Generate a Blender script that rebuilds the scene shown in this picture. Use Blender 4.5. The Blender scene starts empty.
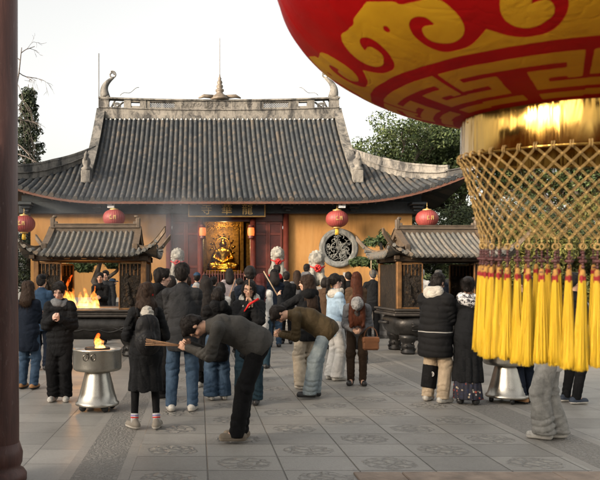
import bpy, math, random
import numpy as np
from mathutils import Vector, Matrix
PI = math.pi
R = math.radians
rnd = random.Random(7)
rng = np.random.default_rng(11)
S = bpy.context.scene
COL = S.collection

# ------------------------------------------------------------------ camera
FPX = 720.0; U0 = 199.0; V0 = 282.0; HC = 1.58        # lens in photo pixels, vanishing point, eye height
cam_d = bpy.data.cameras.new("camera"); cam = bpy.data.objects.new("camera", cam_d); COL.objects.link(cam)
cam.location = (0, 0, HC); cam.rotation_euler = (R(90), 0, 0)
cam_d.sensor_fit = 'HORIZONTAL'; cam_d.sensor_width = 36; cam_d.lens = 36 * FPX / 600
cam_d.shift_x = (300 - U0) / 600; cam_d.shift_y = (V0 - 240) / 600
cam_d.clip_start = 0.05; cam_d.clip_end = 900
cam_d.dof.use_dof = True; cam_d.dof.focus_distance = 9.5; cam_d.dof.aperture_fstop = 7.0
S.camera = cam

# ------------------------------------------------------------------ sky, sun, exposure
SUN_EL = 14.0; SUN_AZ = 238.0      # compass direction the sun stands in: 0 = +Y, clockwise; low, to the left and a little behind the camera
w = bpy.data.worlds.new("World"); S.world = w; w.use_nodes = True
nt = w.node_tree; nt.nodes.clear()
sk = nt.nodes.new('ShaderNodeTexSky'); sk.sky_type = 'NISHITA'; sk.sun_disc = False
sk.sun_elevation = R(SUN_EL); sk.sun_rotation = R(SUN_AZ); sk.dust_density = 5.0; sk.air_density = 1.0; sk.ozone_density = 1.0
hs = nt.nodes.new('ShaderNodeHueSaturation'); hs.inputs['Saturation'].default_value = 0.22
bg = nt.nodes.new('ShaderNodeBackground'); bg.inputs['Strength'].default_value = 0.15
wo = nt.nodes.new('ShaderNodeOutputWorld')
tint = nt.nodes.new('ShaderNodeMix'); tint.data_type = 'RGBA'; tint.blend_type = 'MULTIPLY'; tint.inputs[0].default_value = 1; tint.inputs[7].default_value = (1.0, .955, .885, 1)
nt.links.new(sk.outputs[0], hs.inputs['Color']); nt.links.new(hs.outputs[0], tint.inputs[6]); nt.links.new(tint.outputs[2], bg.inputs['Color']); nt.links.new(bg.outputs[0], wo.inputs['Surface'])
sd = bpy.data.lights.new("sun", 'SUN'); sd.energy = 1.5; sd.angle = R(10); sd.color = (1.0, 0.74, 0.48)
sun = bpy.data.objects.new("sun", sd); COL.objects.link(sun)
_az = R(SUN_AZ); _el = R(SUN_EL)
_to = Vector((math.sin(_az) * math.cos(_el), math.cos(_az) * math.cos(_el), math.sin(_el)))
sun.rotation_euler = _to.to_track_quat('Z', 'Y').to_euler(); sun.location = _to * 60
S.view_settings.view_transform = 'Standard'; S.view_settings.look = 'None'
S.view_settings.exposure = 1.7; S.view_settings.gamma = 1.0; S.view_settings.use_curve_mapping = False
S.render.engine = 'CYCLES'
S.cycles.use_denoising = True; S.cycles.max_bounces = 6; S.cycles.diffuse_bounces = 3; S.cycles.glossy_bounces = 3
S.cycles.transmission_bounces = 2; S.cycles.volume_bounces = 0; S.cycles.caustics_reflective = False; S.cycles.caustics_refractive = False
S.cycles.volume_step_rate = 2.0; S.cycles.sample_clamp_indirect = 4.0

# ------------------------------------------------------------------ helpers
def G(u, v):            # ground point seen at a photo pixel
    d = FPX * HC / (v - V0)
    return ((u - U0) * d / FPX, d)
def XZ(u, v, d):        # point at distance d
    return Vector(((u - U0) * d / FPX, d, HC + (V0 - v) * d / FPX))

class NB:
    """small node builder"""
    def __init__(s, name):
        s.m = bpy.data.materials.new(name); s.m.use_nodes = True
        s.t = s.m.node_tree; s.n = s.t.nodes
        s.b = s.n['Principled BSDF']
    def new(s, ty, **k):
        n = s.n.new(ty)
        for a, b in k.items(): setattr(n, a, b)
        return n
    def put(s, sock, v):
        if isinstance(v, bpy.types.NodeSocket): s.t.links.new(v, sock)
        elif v is not None:
            if isinstance(v, (tuple, list)) and len(v) == 3 and sock.type == 'RGBA': v = (*v, 1)
            sock.default_value = v
    def math(s, op, a, b=None, c=None):
        n = s.new('ShaderNodeMath', operation=op)
        s.put(n.inputs[0], a); s.put(n.inputs[1], b); s.put(n.inputs[2], c)
        return n.outputs[0]
    def coord(s, which='Object'):
        return s.new('ShaderNodeTexCoord').outputs[which]
    def sep(s, v):
        n = s.new('ShaderNodeSeparateXYZ'); s.put(n.inputs[0], v); return n.outputs
    def comb(s, x, y, z):
        n = s.new('ShaderNodeCombineXYZ')
        for i, q in enumerate((x, y, z)): s.put(n.inputs[i], q)
        return n.outputs[0]
    def scale(s, v, k):
        n = s.new('ShaderNodeVectorMath', operation='MULTIPLY'); s.put(n.inputs[0], v); n.inputs[1].default_value = k if isinstance(k, tuple) else (k, k, k)
        return n.outputs[0]
    def noise(s, v, scale, detail=3, rough=.55, dist=0.):
        n = s.new('ShaderNodeTexNoise'); s.put(n.inputs['Vector'], v)
        n.inputs['Scale'].default_value = scale; n.inputs['Detail'].default_value = detail
        n.inputs['Roughness'].default_value = rough; n.inputs['Distortion'].default_value = dist
        return n.outputs['Fac']
    def voro(s, v, scale, feature='F1', out='Distance'):
        n = s.new('ShaderNodeTexVoronoi', feature=feature); s.put(n.inputs['Vector'], v); n.inputs['Scale'].default_value = scale
        return n.outputs[out]
    def white(s, v):
        n = s.new('ShaderNodeTexWhiteNoise'); s.put(n.inputs['Vector'], v); return n.outputs['Value']
    def ramp(s, f, stops, interp='LINEAR'):
        n = s.new('ShaderNodeValToRGB'); s.put(n.inputs[0], f); r = n.color_ramp; r.interpolation = interp
        while len(r.elements) < len(stops): r.elements.new(.5)
        for e, (p, c) in zip(r.elements, stops):
            e.position = p; e.color = (*c, 1) if isinstance(c, (tuple, list)) else (c, c, c, 1)
        return n.outputs[0]
    def mix(s, f, a, b, mode='MIX'):
        n = s.new('ShaderNodeMix', data_type='RGBA', blend_type=mode)
        s.put(n.inputs[0], f); s.put(n.inputs[6], a); s.put(n.inputs[7], b); return n.outputs[2]
    def bump(s, h, strength=.3, dist=.01, chain=None):
        n = s.new('ShaderNodeBump'); s.put(n.inputs['Height'], h); n.inputs['Strength'].default_value = strength
        n.inputs['Distance'].default_value = dist
        if chain is not None: s.put(n.inputs['Normal'], chain)
        return n.outputs[0]
    def set(s, color=None, rough=None, metal=None, normal=None, emis=None, estr=None, spec=None, **kw):
        b = s.b.inputs
        if color is not None: s.put(b['Base Color'], color)
        if rough is not None: s.put(b['Roughness'], rough)
        if metal is not None: s.put(b['Metallic'], metal)
        if normal is not None: s.put(b['Normal'], normal)
        if emis is not None: s.put(b['Emission Color'], emis)
        if estr is not None: s.put(b['Emission Strength'], estr)
        if spec is not None: s.put(b['Specular IOR Level'], spec)
        for k, v in kw.items(): s.put(b[k], v)
        return s.m

_mc = {}
def mat(name, color, rough=.6, metal=0., var=.25, scale=6., bump=.15, bscale=60., c2=None, spec=None):
    """plain weathered material: two-tone noise plus a fine bump"""
    if name in _mc: return _mc[name]
    n = NB(name); v = n.coord()
    f = n.noise(v, scale, 4, .6)
    lo = tuple(c * (1 - var) for c in color); hi = tuple(min(1, c * (1 + var)) for c in color) if c2 is None else c2
    c = n.ramp(f, [(.3, lo), (.7, hi)])
    n.set(c, n.ramp(n.noise(v, scale * 2.3, 3), [(.3, max(0, rough - .1)), (.7, min(1, rough + .1))]), metal, n.bump(n.noise(v, bscale, 4), bump, .01), spec=spec)
    _mc[name] = n.m
    return n.m
def cloth(name, color, rough=.85, weave=420., fold=.35, c2=None, sheen=.0):
    if name in _mc: return _mc[name]
    n = NB(name); v = n.coord()
    f = n.noise(v, 9, 4, .6)
    lo = tuple(c * .78 for c in color); hi = tuple(min(1, c * 1.22) for c in color) if c2 is None else c2
    c = n.ramp(f, [(.3, lo), (.7, hi)])
    vs = n.scale(v, (1, 1, .45))
    h1 = n.noise(vs, 13, 3, .5, 1.2)
    h2 = n.noise(v, weave, 2)
    cr = n.math('ABSOLUTE', n.math('SUBTRACT', n.noise(n.scale(v, (1, 1, .4)), 5, 1, .4, 1.0), .5)); cr2 = n.math('ABSOLUTE', n.math('SUBTRACT', n.noise(n.scale(v, (1, 1, 1.6)), 9, 1, .4, .8), .5))
    h3 = n.math('ADD', n.ramp(cr, [(0, 0), (.10, 1)]), n.math('MULTIPLY', n.ramp(cr2, [(0, 0), (.08, 1)]), .4))
    nb = n.bump(h2, .25, .002, n.bump(h3, fold*1.15, .011, n.bump(h1, fold*.7, .02)))
    n.set(c, rough, 0, nb, spec=.12)
    if sheen: n.b.inputs['Sheen Weight'].default_value = sheen
    _mc[name] = n.m
    return n.m

def link_mesh(name, V, Fc, mats=None, parent=None, smooth=True, mi=None, uv=None, loc=None, rot=None):
    me = bpy.data.meshes.new(name)
    V = np.asarray(V, np.float32).reshape(-1, 3)
    if isinstance(Fc, np.ndarray) and Fc.ndim == 2:
        nf, k = Fc.shape; loops = Fc.ravel().astype(np.int32); starts = (np.arange(nf) * k).astype(np.int32); tot = np.full(nf, k, np.int32)
    else:
        tot = np.array([len(f) for f in Fc], np.int32); starts = np.r_[0, np.cumsum(tot)[:-1]].astype(np.int32)
        loops = np.array([i for f in Fc for i in f], np.int32); nf = len(Fc)
    me.vertices.add(len(V)); me.vertices.foreach_set('co', V.ravel())
    me.loops.add(len(loops)); me.loops.foreach_set('vertex_index', loops)
    me.polygons.add(nf); me.polygons.foreach_set('loop_start', starts); me.polygons.foreach_set('loop_total', tot)
    for m in (mats if isinstance(mats, (list, tuple)) else [mats]):
        if m: me.materials.append(m)
    if mi is not None: me.polygons.foreach_set('material_index', np.asarray(mi, np.int32))
    me.polygons.foreach_set('use_smooth', np.full(nf, bool(smooth)) if not isinstance(smooth, (list, np.ndarray)) else np.asarray(smooth, bool))
    if uv is not None:
        l = me.uv_layers.new(name='UVMap'); l.data.foreach_set('uv', np.asarray(uv, np.float32).ravel())
    me.update(calc_edges=True); me.validate()
    o = bpy.data.objects.new(name, me); COL.objects.link(o)
    if parent: o.parent = parent
    if loc is not None: o.location = loc
    if rot is not None: o.rotation_euler = rot
    return o
def tag(o, label, cat, group=None):
    o['label'] = label; o['category'] = cat
    if group: o['group'] = group
    return o
def kind(o, k): o['kind'] = k; return o
def root(name, label, cat, loc=(0, 0, 0), rz=0., group=None):
    o = bpy.data.objects.new(name, None); COL.objects.link(o); o.empty_display_size = .2
    o.location = loc; o.rotation_euler = (0, 0, rz); return tag(o, label, cat, group)
def dup(r, loc, rz, label, group=None):
    c = r.copy(); COL.objects.link(c); c.location = loc; c.rotation_euler = (0, 0, rz); c['label'] = label
    if group: c['group'] = group
    for a in list(r.children):
        b = a.copy(); COL.objects.link(b); b.parent = c
        for e in a.children:
            f = e.copy(); COL.objects.link(f); f.parent = b
    return c

class MB:
    """collects shapes into one mesh"""
    def __init__(s): s.V = []; s.F = []; s.UV = []; s.SM = []; s.n = 0
    def add(s, V, F, smooth=False, uv=None):
        V = np.asarray(V, float).reshape(-1, 3); b = s.n
        s.V.append(V); s.n += len(V)
        for i, f in enumerate(F):
            s.F.append([q + b for q in f]); s.SM.append(smooth)
            s.UV.extend(uv[i] if uv is not None else [(0, 0)] * len(f))
        return s
    def box(s, lo, hi, rot=None, bev=0.0):
        (x0, y0, z0), (x1, y1, z1) = lo, hi
        if bev > 0:
            b = min(bev, (x1-x0)/2.01, (y1-y0)/2.01, (z1-z0)/2.01)
            V = []; 
            for sx in (0, 1):
                for sy in (0, 1):
                    for sz in (0, 1):
                        c = np.array([(x0, x1)[sx], (y0, y1)[sy], (z0, z1)[sz]]); d = np.array([1 - 2*sx, 1 - 2*sy, 1 - 2*sz]) * b
                        for a in range(3):
                            q = c + d; q[a] = c[a]; V.append(q)
            I = lambda x, y, z, a: (x*4 + y*2 + z)*3 + a
            F = []
            for a in range(3):
                o1, o2 = [q for q in range(3) if q != a]
                for e in (0, 1):
                    f = []
                    for (p, q) in ((0, 0), (1, 0), (1, 1), (0, 1)):
                        k = [0, 0, 0]; k[a] = e; k[o1] = p; k[o2] = q; f.append(I(*k, a))
                    if (e == 1) == (a == 1): f.reverse()
                    F.append(f)
                for p in (0, 1):
                    for q in (0, 1):
                        k0 = [0, 0, 0]; k0[o1] = p; k0[o2] = q; k1 = list(k0); k1[a] = 1
                        F.append([I(*k0, o1), I(*k0, o2), I(*k1, o2), I(*k1, o1)])
            for x in (0, 1):
                for y in (0, 1):
                    for z in (0, 1): F.append([I(x, y, z, 0), I(x, y, z, 1), I(x, y, z, 2)])
            V = np.array(V)
        else:
            V = np.array([(x, y, z) for x in (x0, x1) for y in (y0, y1) for z in (z0, z1)], float)
            F = [[0, 1, 3, 2], [4, 6, 7, 5], [0, 4, 5, 1], [2, 3, 7, 6], [0, 2, 6, 4], [1, 5, 7, 3]]
        if rot is not None:
            c = (np.array(lo) + np.array(hi)) / 2; V = (V - c) @ np.array(rot).T + c
        return s.add(V, F)
    def tube(s, path, rad, n=8, cap=True, smooth=True, closed=False):
        P = np.asarray(path, float); m = len(P); rad = np.full(m, rad) if np.isscalar(rad) else np.asarray(rad, float)
        if closed: T = np.roll(P, -1, 0) - np.roll(P, 1, 0)
        else: T = np.gradient(P, axis=0)
        T /= np.linalg.norm(T, axis=1)[:, None] + 1e-12
        up = np.array([0, 0, 1.]) if abs(T[0, 2]) < .9 else np.array([1., 0, 0])
        A = np.cross(T[0], up); A /= np.linalg.norm(A); As = []
        for i in range(m):
            A = A - T[i] * (A @ T[i]); A /= np.linalg.norm(A) + 1e-12; As.append(A)
        As = np.array(As); Bs = np.cross(T, As)
        a = np.arange(n) * 2 * PI / n
        V = (P[:, None] + rad[:, None, None] * (np.cos(a)[None, :, None] * As[:, None] + np.sin(a)[None, :, None] * Bs[:, None])).reshape(-1, 3)
        F = []
        for i in range(m if closed else m - 1):
            j = (i + 1) % m
            for k in range(n):
                l = (k + 1) % n; F.append([i*n + k, i*n + l, j*n + l, j*n + k])
        if cap and not closed: F.append(list(range(n))[::-1]); F.append([(m-1)*n + k for k in range(n)])
        return s.add(V, F, smooth)
    def lathe(s, prof, n=24, c=(0, 0, 0), smooth=True, ax=None, phase=0., cap=True):
        prof = np.asarray(prof, float); m = len(prof); a = np.arange(n) * 2 * PI / n + phase
        V = np.stack([prof[:, 0, None] * np.cos(a), prof[:, 0, None] * np.sin(a), np.repeat(prof[:, 1, None], n, 1)], -1).reshape(-1, 3)
        if ax is not None: V = V @ np.array(ax).T
        V = V + np.array(c); F = []
        for i in range(m - 1):
            for k in range(n):
                l = (k + 1) % n; F.append([i*n + k, i*n + l, (i+1)*n + l, (i+1)*n + k])
        if cap:
            if prof[0, 0] > 1e-4: F.append(list(range(n))[::-1])
            if prof[-1, 0] > 1e-4: F.append([(m-1)*n + k for k in range(n)])
        return s.add(V, F, smooth)
    def prism(s, pts, lo, hi, axis=1):
        """polygon in the two other axes, extruded along axis"""
        n = len(pts); V = []
        for d in (lo, hi):
            for p in pts:
                q = list(p); q.insert(axis, d); V.append(q)
        F = [[i, (i+1) % n, n + (i+1) % n, n + i] for i in range(n)]; F.append(list(range(n))[::-1]); F.append([n + i for i in range(n)])
        return s.add(V, F)
    def grid(s, P, smooth=True, uv=None, flip=False):
        P = np.asarray(P, float); a, b = P.shape[:2]; F = []; U = []
        for i in range(a - 1):
            for j in range(b - 1):
                f = [i*b + j, (i+1)*b + j, (i+1)*b + j + 1, i*b + j + 1]
                if flip: f.reverse()
                F.append(f)
                if uv is not None: U.append([uv[q // b][q % b] for q in f])
        return s.add(P.reshape(-1, 3), F, smooth, U if uv is not None else None)
    def ball(s, c, r, n=8, m=6):
        r = np.array([r]*3 if np.isscalar(r) else r)
        t = np.linspace(-PI/2, PI/2, m + 1); prof = [(max(1e-5, math.cos(q)), math.sin(q)) for q in t]
        b = s.n; s.lathe(prof, n, (0, 0, 0), True, cap=False); s.V[-1] = s.V[-1] * r + np.array(c); return s
    def build(s, name, mats, parent=None, uv=False, **k):
        return link_mesh(name, np.concatenate(s.V), s.F, mats, parent, s.SM, uv=s.UV if uv else None, **k)

# ------------------------------------------------------------------ signed-distance modelling (bodies, clothes, statues)
class SD:
    def __init__(s, lo, hi, h):
        s.lo = np.array(lo, float); s.h = h; n = np.ceil((np.array(hi) - s.lo) / h).astype(int) + 1
        s.n = n; s.F = np.full(n, .25, np.float32)
        s.ax = [(s.lo[i] + np.arange(n[i]) * h).astype(np.float32) for i in range(3)]
    def _win(s, lo, hi):
        a = np.clip(np.floor((np.array(lo) - s.lo) / s.h).astype(int), 0, s.n); b = np.clip(np.ceil((np.array(hi) - s.lo) / s.h).astype(int) + 1, 0, s.n)
        sl = tuple(slice(p, q) for p, q in zip(a, b))
        if any(p >= q for p, q in zip(a, b)): return None, None
        X = s.ax[0][sl[0]][:, None, None]; Y = s.ax[1][sl[1]][None, :, None]; Z = s.ax[2][sl[2]][None, None, :]
        return sl, (X, Y, Z)
    def _mix(s, sl, D, k, sub):
        A = s.F[sl]
        if sub:
            D = -D; h = np.maximum(k - np.abs(A - D), 0) / k; s.F[sl] = np.maximum(A, D) + h * h * k * .25
        else:
            h = np.maximum(k - np.abs(A - D), 0) / k; s.F[sl] = np.minimum(A, D) - h * h * k * .25
    def cone(s, a, b, ra, rb=None, k=.03, flat=None, sub=False):
        rb = ra if rb is None else rb; a = np.array(a, float); b = np.array(b, float); m = max(ra, rb) + k + 2*s.h
        sl, W = s._win(np.minimum(a, b) - m, np.maximum(a, b) + m)
        if sl is None: return s
        d = b - a; q = [W[i] - a[i] for i in range(3)]
        if flat is not None:
            nv, f = np.array(flat[0], float), flat[1]
            dn = (q[0]*nv[0] + q[1]*nv[1] + q[2]*nv[2]) * (f - 1); q = [q[i] + dn*nv[i] for i in range(3)]
            d = d + (d @ nv) * (f - 1) * nv
        L = max(d @ d, 1e-9); t = np.clip((q[0]*d[0] + q[1]*d[1] + q[2]*d[2]) / L, 0, 1)
        D = np.sqrt((q[0]-t*d[0])**2 + (q[1]-t*d[1])**2 + (q[2]-t*d[2])**2) - (ra + (rb - ra)*t)
        s._mix(sl, D, k, sub); return s
    def ell(s, c, r, ax=None, k=.03, sub=False):
        c = np.array(c, float); r = np.array(r, float); m = r.max() + k + 2*s.h
        sl, W = s._win(c - m, c + m)
        if sl is None: return s
        q = [W[i] - c[i] for i in range(3)]
        if ax is not None: q = [q[0]*e[0] + q[1]*e[1] + q[2]*e[2] for e in np.array(ax, float)]
        k0 = np.sqrt((q[0]/r[0])**2 + (q[1]/r[1])**2 + (q[2]/r[2])**2); k1 = np.sqrt((q[0]/r[0]**2)**2 + (q[1]/r[1]**2)**2 + (q[2]/r[2]**2)**2) + 1e-6
        s._mix(sl, k0*(k0 - 1)/k1, k, sub); return s
    def cut(s, p, n):
        """keep the side opposite to n"""
        p = np.array(p, float); n = np.array(n, float); n /= np.linalg.norm(n)
        s.F = np.maximum(s.F, ((s.ax[0]-p[0])*n[0])[:, None, None] + ((s.ax[1]-p[1])*n[1])[None, :, None] + ((s.ax[2]-p[2])*n[2])[None, None, :]).astype(np.float32); return s
    def wrinkle(s, amp, freq=28., seed=0, zs=.55):
        g = np.random.default_rng(seed); W = 0
        X = s.ax[0][:, None, None]; Y = s.ax[1][None, :, None]; Z = s.ax[2][None, None, :]
        near = np.abs(s.F) < .05
        for i in range(5):
            d = g.normal(size=3); d[2] *= zs if i < 3 else 1.6; d /= np.linalg.norm(d); f = freq * (.6 + .35*i)
            ph = g.uniform(0, 6.3, 2); d2 = g.normal(size=3); d2 /= np.linalg.norm(d2)
            W = W + (1 - 1.7*np.abs(np.sin((d[0]*X + d[1]*Y + d[2]*Z)*f*.5 + ph[0] + 1.4*np.sin((d2[0]*X + d2[1]*Y + d2[2]*Z)*f*.4 + ph[1])))) / (1 + .45*i)
        s.F = np.where(near, s.F + amp*.5*W, s.F).astype(np.float32); return s
    def folds(s, a, b, rad, amp, n, t0, t1, ph=0.):
        """cloth stacked or drawn across a limb: sharp ridges running round it between t0 and t1"""
        a = np.array(a, float); b = np.array(b, float); m = rad + .03
        sl, W = s._win(np.minimum(a, b) - m, np.maximum(a, b) + m)
        if sl is None: return s
        d = b - a; L = d @ d; q = [W[i] - a[i] for i in range(3)]; t = (q[0]*d[0] + q[1]*d[1] + q[2]*d[2])/L
        u = np.cross(d, [.3, 1., .2]); u /= np.linalg.norm(u); w_ = np.cross(d/np.sqrt(L), u)
        x = q[0]*u[0] + q[1]*u[1] + q[2]*u[2]; y = q[0]*w_[0] + q[1]*w_[1] + q[2]*w_[2]; ang = np.arctan2(y, x); r = np.sqrt(x*x + y*y)
        env = np.clip((t - t0)/.12, 0, 1)*np.clip((t1 - t)/.12, 0, 1)*np.clip((rad - r)/.03, 0, 1)*(.55 + .45*np.sin(ang*1.0 + ph*2))
        s.F[sl] += (amp*env*(1 - 2*np.abs(np.sin(np.pi*n*t + 1.1*np.sin(ang + ph) + .7*np.sin(2*ang + 2*ph)))**.7)*(np.abs(s.F[sl]) < .05)).astype(np.float32); return s
    def mesh(s):
        F = s.F; B = F < 0
        F[0] = F[-1] = .1; F[:, 0] = F[:, -1] = .1; F[:, :, 0] = F[:, :, -1] = .1; B = F < 0
        c = np.zeros(tuple(s.n - 1), np.uint8)
        for i in (0, 1):
            for j in (0, 1):
                for k in (0, 1): c += B[i:s.n[0]-1+i, j:s.n[1]-1+j, k:s.n[2]-1+k]
        M = (c > 0) & (c < 8); I = np.argwhere(M); idx = np.full(M.shape, -1, np.int32); idx[M] = np.arange(len(I))
        co = [(i, j, k) for i in (0, 1) for j in (0, 1) for k in (0, 1)]
        val = np.stack([F[I[:, 0]+a, I[:, 1]+b, I[:, 2]+d] for a, b, d in co], 1)
        P = np.zeros((len(I), 3)); cnt = np.zeros(len(I))
        for a in range(8):
            for b in range(a+1, 8):
                ca, cb = np.array(co[a]), np.array(co[b])
                if np.abs(ca - cb).sum() != 1: continue
                x = (val[:, a] < 0) != (val[:, b] < 0)
                t = val[x, a] / (val[x, a] - val[x, b]); P[x] += ca + t[:, None]*(cb - ca); cnt[x] += 1
        V = s.lo + (I + P / cnt[:, None]) * s.h
        Q = []
        for ax in range(3):
            o = [q for q in range(3) if q != ax]
            A = np.take(B, range(0, s.n[ax]-1), ax); C = np.take(B, range(1, s.n[ax]), ax)
            E = np.argwhere(A != C); ok = np.all([(E[:, q] > 0) & (E[:, q] < s.n[q]-1) for q in o], 0); E = E[ok]
            sg = A[E[:, 0], E[:, 1], E[:, 2]]
            f = []
            for (p, q) in ((1, 1), (0, 1), (0, 0), (1, 0)):
                e = E.copy(); e[:, o[0]] -= p; e[:, o[1]] -= q; f.append(idx[e[:, 0], e[:, 1], e[:, 2]])
            f = np.stack(f, 1); fl = sg if ax != 1 else ~sg
            f[~fl] = f[~fl][:, ::-1]; Q.append(f)
        return V, np.concatenate(Q)
    def build(s, name, m, parent=None, **k):
        V, Q = s.mesh(); return link_mesh(name, V, Q, m, parent, True, **k)

# ================================================================== SETTING: ground
AX0, AX1, TW, TD = -0.585, 3.32, 0.636, 0.488       # carved-medallion walk: edges, slab width, slab depth
def stone_common(n, v, base, dirt):
    big = n.noise(v, .55, 6, .7, .4); fine = n.noise(v, 38, 3, .6)
    c = n.mix(n.ramp(big, [(.35, 0), (.7, 1)]), base, dirt)
    c = n.mix(n.ramp(n.noise(v, 2.6, 6, .78, .8), [(.54, 0), (.72, .5)]), c, tuple(q*.55 for q in dirt))
    c = n.mix(n.ramp(n.noise(v, 55, 2, .5), [(.68, 0), (.74, .45)]), c, (.08, .072, .06))
    return n.mix(.35, c, n.ramp(fine, [(.3, tuple(q*.72 for q in base)), (.7, tuple(min(1, q*1.2) for q in base))]))
def joints(n, x, y, ox, oy, w, d, stag=0.):
    fx = n.math('DIVIDE', n.math('SUBTRACT', x, ox), w); ix = n.math('FLOOR', fx)
    fy = n.math('ADD', n.math('DIVIDE', n.math('SUBTRACT', y, oy), d), n.math('MULTIPLY', ix, stag)); iy = n.math('FLOOR', fy)
    lx = n.math('ABSOLUTE', n.math('SUBTRACT', n.math('FRACT', fx), .5)); ly = n.math('ABSOLUTE', n.math('SUBTRACT', n.math('FRACT', fy), .5))
    ex = n.math('MULTIPLY', n.math('SUBTRACT', .5, lx), w); ey = n.math('MULTIPLY', n.math('SUBTRACT', .5, ly), d)
    e = n.math('MINIMUM', ex, ey)
    return ix, iy, fx, fy, e
BASE = (.285, .266, .238); DIRT = (.19, .177, .155)
def pave_plain():
    n = NB('grey_paving_slabs'); v = n.coord(); x, y, z = n.sep(v)
    ix, iy, fx, fy, e = joints(n, x, y, -.585, 0, .92, .55, .37)
    c = stone_common(n, v, BASE, DIRT)
    t = n.white(n.comb(ix, iy, 3.)); c = n.mix(1., c, n.ramp(t, [(0, .84), (1, 1.1)]), 'MULTIPLY')
    jm = n.ramp(n.math('ADD', e, n.math('MULTIPLY', n.math('SUBTRACT', n.noise(v, 30), .5), .004)), [(.0025, 1), (.0065, 0)])
    c = n.mix(n.math('MULTIPLY', jm, .8), c, (.045, .04, .034))
    h = n.math('ADD', n.math('MULTIPLY', n.noise(v, 60, 4), .35), n.math('MULTIPLY', jm, -1.))
    return n.set(c, n.ramp(n.noise(v, 1.7, 3), [(.3, .38), (.7, .6)]), 0, n.bump(h, .3, .006))
def pave_medallion():
    n = NB('carved_paving_slabs'); v = n.coord(); x, y, z = n.sep(v)
    ix, iy, fx, fy, e = joints(n, x, y, AX0 + .02, .182, TW, TD)
    c = stone_common(n, v, (.292, .274, .245), DIRT)
    t = n.white(n.comb(ix, iy, 9.)); c = n.mix(1., c, n.ramp(t, [(0, .86), (1, 1.1)]), 'MULTIPLY')
    jm = n.ramp(n.math('ADD', e, n.math('MULTIPLY', n.math('SUBTRACT', n.noise(v, 30), .5), .005)), [(.002, 1), (.006, 0)])
    # medallion on every second slab
    par = n.math('MODULO', n.math('ADD', n.math('ADD', ix, iy), 400.), 2.)
    px = n.math('MULTIPLY', n.math('SUBTRACT', n.math('FRACT', fx), .5), TW); py = n.math('MULTIPLY', n.math('SUBTRACT', n.math('FRACT', fy), .5), TD)
    r = n.math('SQRT', n.math('ADD', n.math('POWER', n.math('DIVIDE', px, .245), 2.), n.math('POWER', n.math('DIVIDE', py, .215), 2.)))
    wob = n.math('MULTIPLY', n.math('SUBTRACT', n.noise(v, 9, 2), .5), .5)
    rr = n.math('ADD', r, wob)
    inside = n.math('MULTIPLY', n.ramp(rr, [(.9, 1), (.98, 0)]), n.ramp(par, [(.4, 0), (.6, 1)], 'CONSTANT'))
    vv = n.comb(n.math('ADD', x, n.math('MULTIPLY', n.noise(v, 11, 2), .12)), n.math('ADD', y, n.math('MULTIPLY', n.noise(n.scale(v, (1, -1, 1)), 11, 2), .12)), n.math('MULTIPLY', n.math('ADD', ix, iy), 1.7))
    edge = n.voro(vv, 9.5, 'DISTANCE_TO_EDGE')
    groove = n.ramp(edge, [(.03, 1), (.13, 0)])
    rim = n.ramp(n.math('ABSOLUTE', n.math('SUBTRACT', rr, .9)), [(.0, 1), (.07, 0)])
    gm = n.math('MULTIPLY', inside, n.math('MAXIMUM', groove, n.math('MULTIPLY', rim, .9)))
    c = n.mix(n.math('MULTIPLY', gm, .42), c, (.07, .064, .054))
    c = n.mix(n.math('MULTIPLY', n.math('MULTIPLY', inside, n.ramp(edge, [(.12, 0), (.3, 1)])), .22), c, (.40, .365, .30))
    c = n.mix(n.math('MULTIPLY', jm, .45), c, (.07, .064, .054))
    h = n.math('ADD', n.math('MULTIPLY', n.noise(v, 60, 4), .22), n.math('MULTIPLY', jm, -.8))
    h = n.math('ADD', h, n.math('MULTIPLY', inside, n.math('SUBTRACT', n.ramp(edge, [(.02, 0), (.3, 1)]), .25)))
    return n.set(c, n.ramp(n.noise(v, 1.7, 3), [(.3, .38), (.7, .6)]), 0, n.bump(h, 1., .02))
def pave_carved():
    n = NB('pitted_carved_strip'); v = n.coord(); x, y, z = n.sep(v)
    c = stone_common(n, v, (.25, .232, .205), DIRT)
    vv = n.comb(x, n.math('MULTIPLY', y, .9), n.noise(v, 5, 2))
    e = n.voro(vv, 17, 'DISTANCE_TO_EDGE'); g = n.ramp(e, [(.04, 1), (.16, 0)])
    c = n.mix(n.math('MULTIPLY', g, .38), c, (.085, .078, .066))
    h = n.math('ADD', n.ramp(e, [(.02, 0), (.3, 1)]), n.math('MULTIPLY', n.noise(v, 70, 3), .4))
    return n.set(c, .68, 0, n.bump(h, .7, .014))
def border_stone():
    n = NB('smooth_border_stone'); v = n.coord(); x, y, z = n.sep(v)
    c = stone_common(n, v, (.28, .258, .228), (.2, .185, .16))
    f = n.math('FRACT', n.math('DIVIDE', y, 1.15)); jm = n.ramp(n.math('ABSOLUTE', n.math('SUBTRACT', f, .5)), [(.4955, 0), (.499, 1)])
    c = n.mix(n.math('MULTIPLY', jm, .8), c, (.05, .045, .038))
    return n.set(c, .6, 0, n.bump(n.math('SUBTRACT', n.noise(v, 60, 4), jm), .25, .006))
def sheet(name, x0, x1, y0, y1, z, m, nx=1, ny=1):
    P = np.array([[(x, y, z) for y in np.linspace(y0, y1, ny+1)] for x in np.linspace(x0, x1, nx+1)])
    return kind(MB().grid(P, False).build(name, m), 'structure')
sheet('ground', -400, 400, -30, 700, -.008, mat('bare_ground', (.16, .15, .13), .9))
Y0, Y1 = -2.0, 26.4
PL = pave_plain(); BS = border_stone(); CV = pave_carved(); MD = pave_medallion()
sheet('paving', -14, -1.125, Y0, Y1, 0, PL); sheet('paving', 3.955, 34, Y0, Y1, 0, PL)
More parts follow.
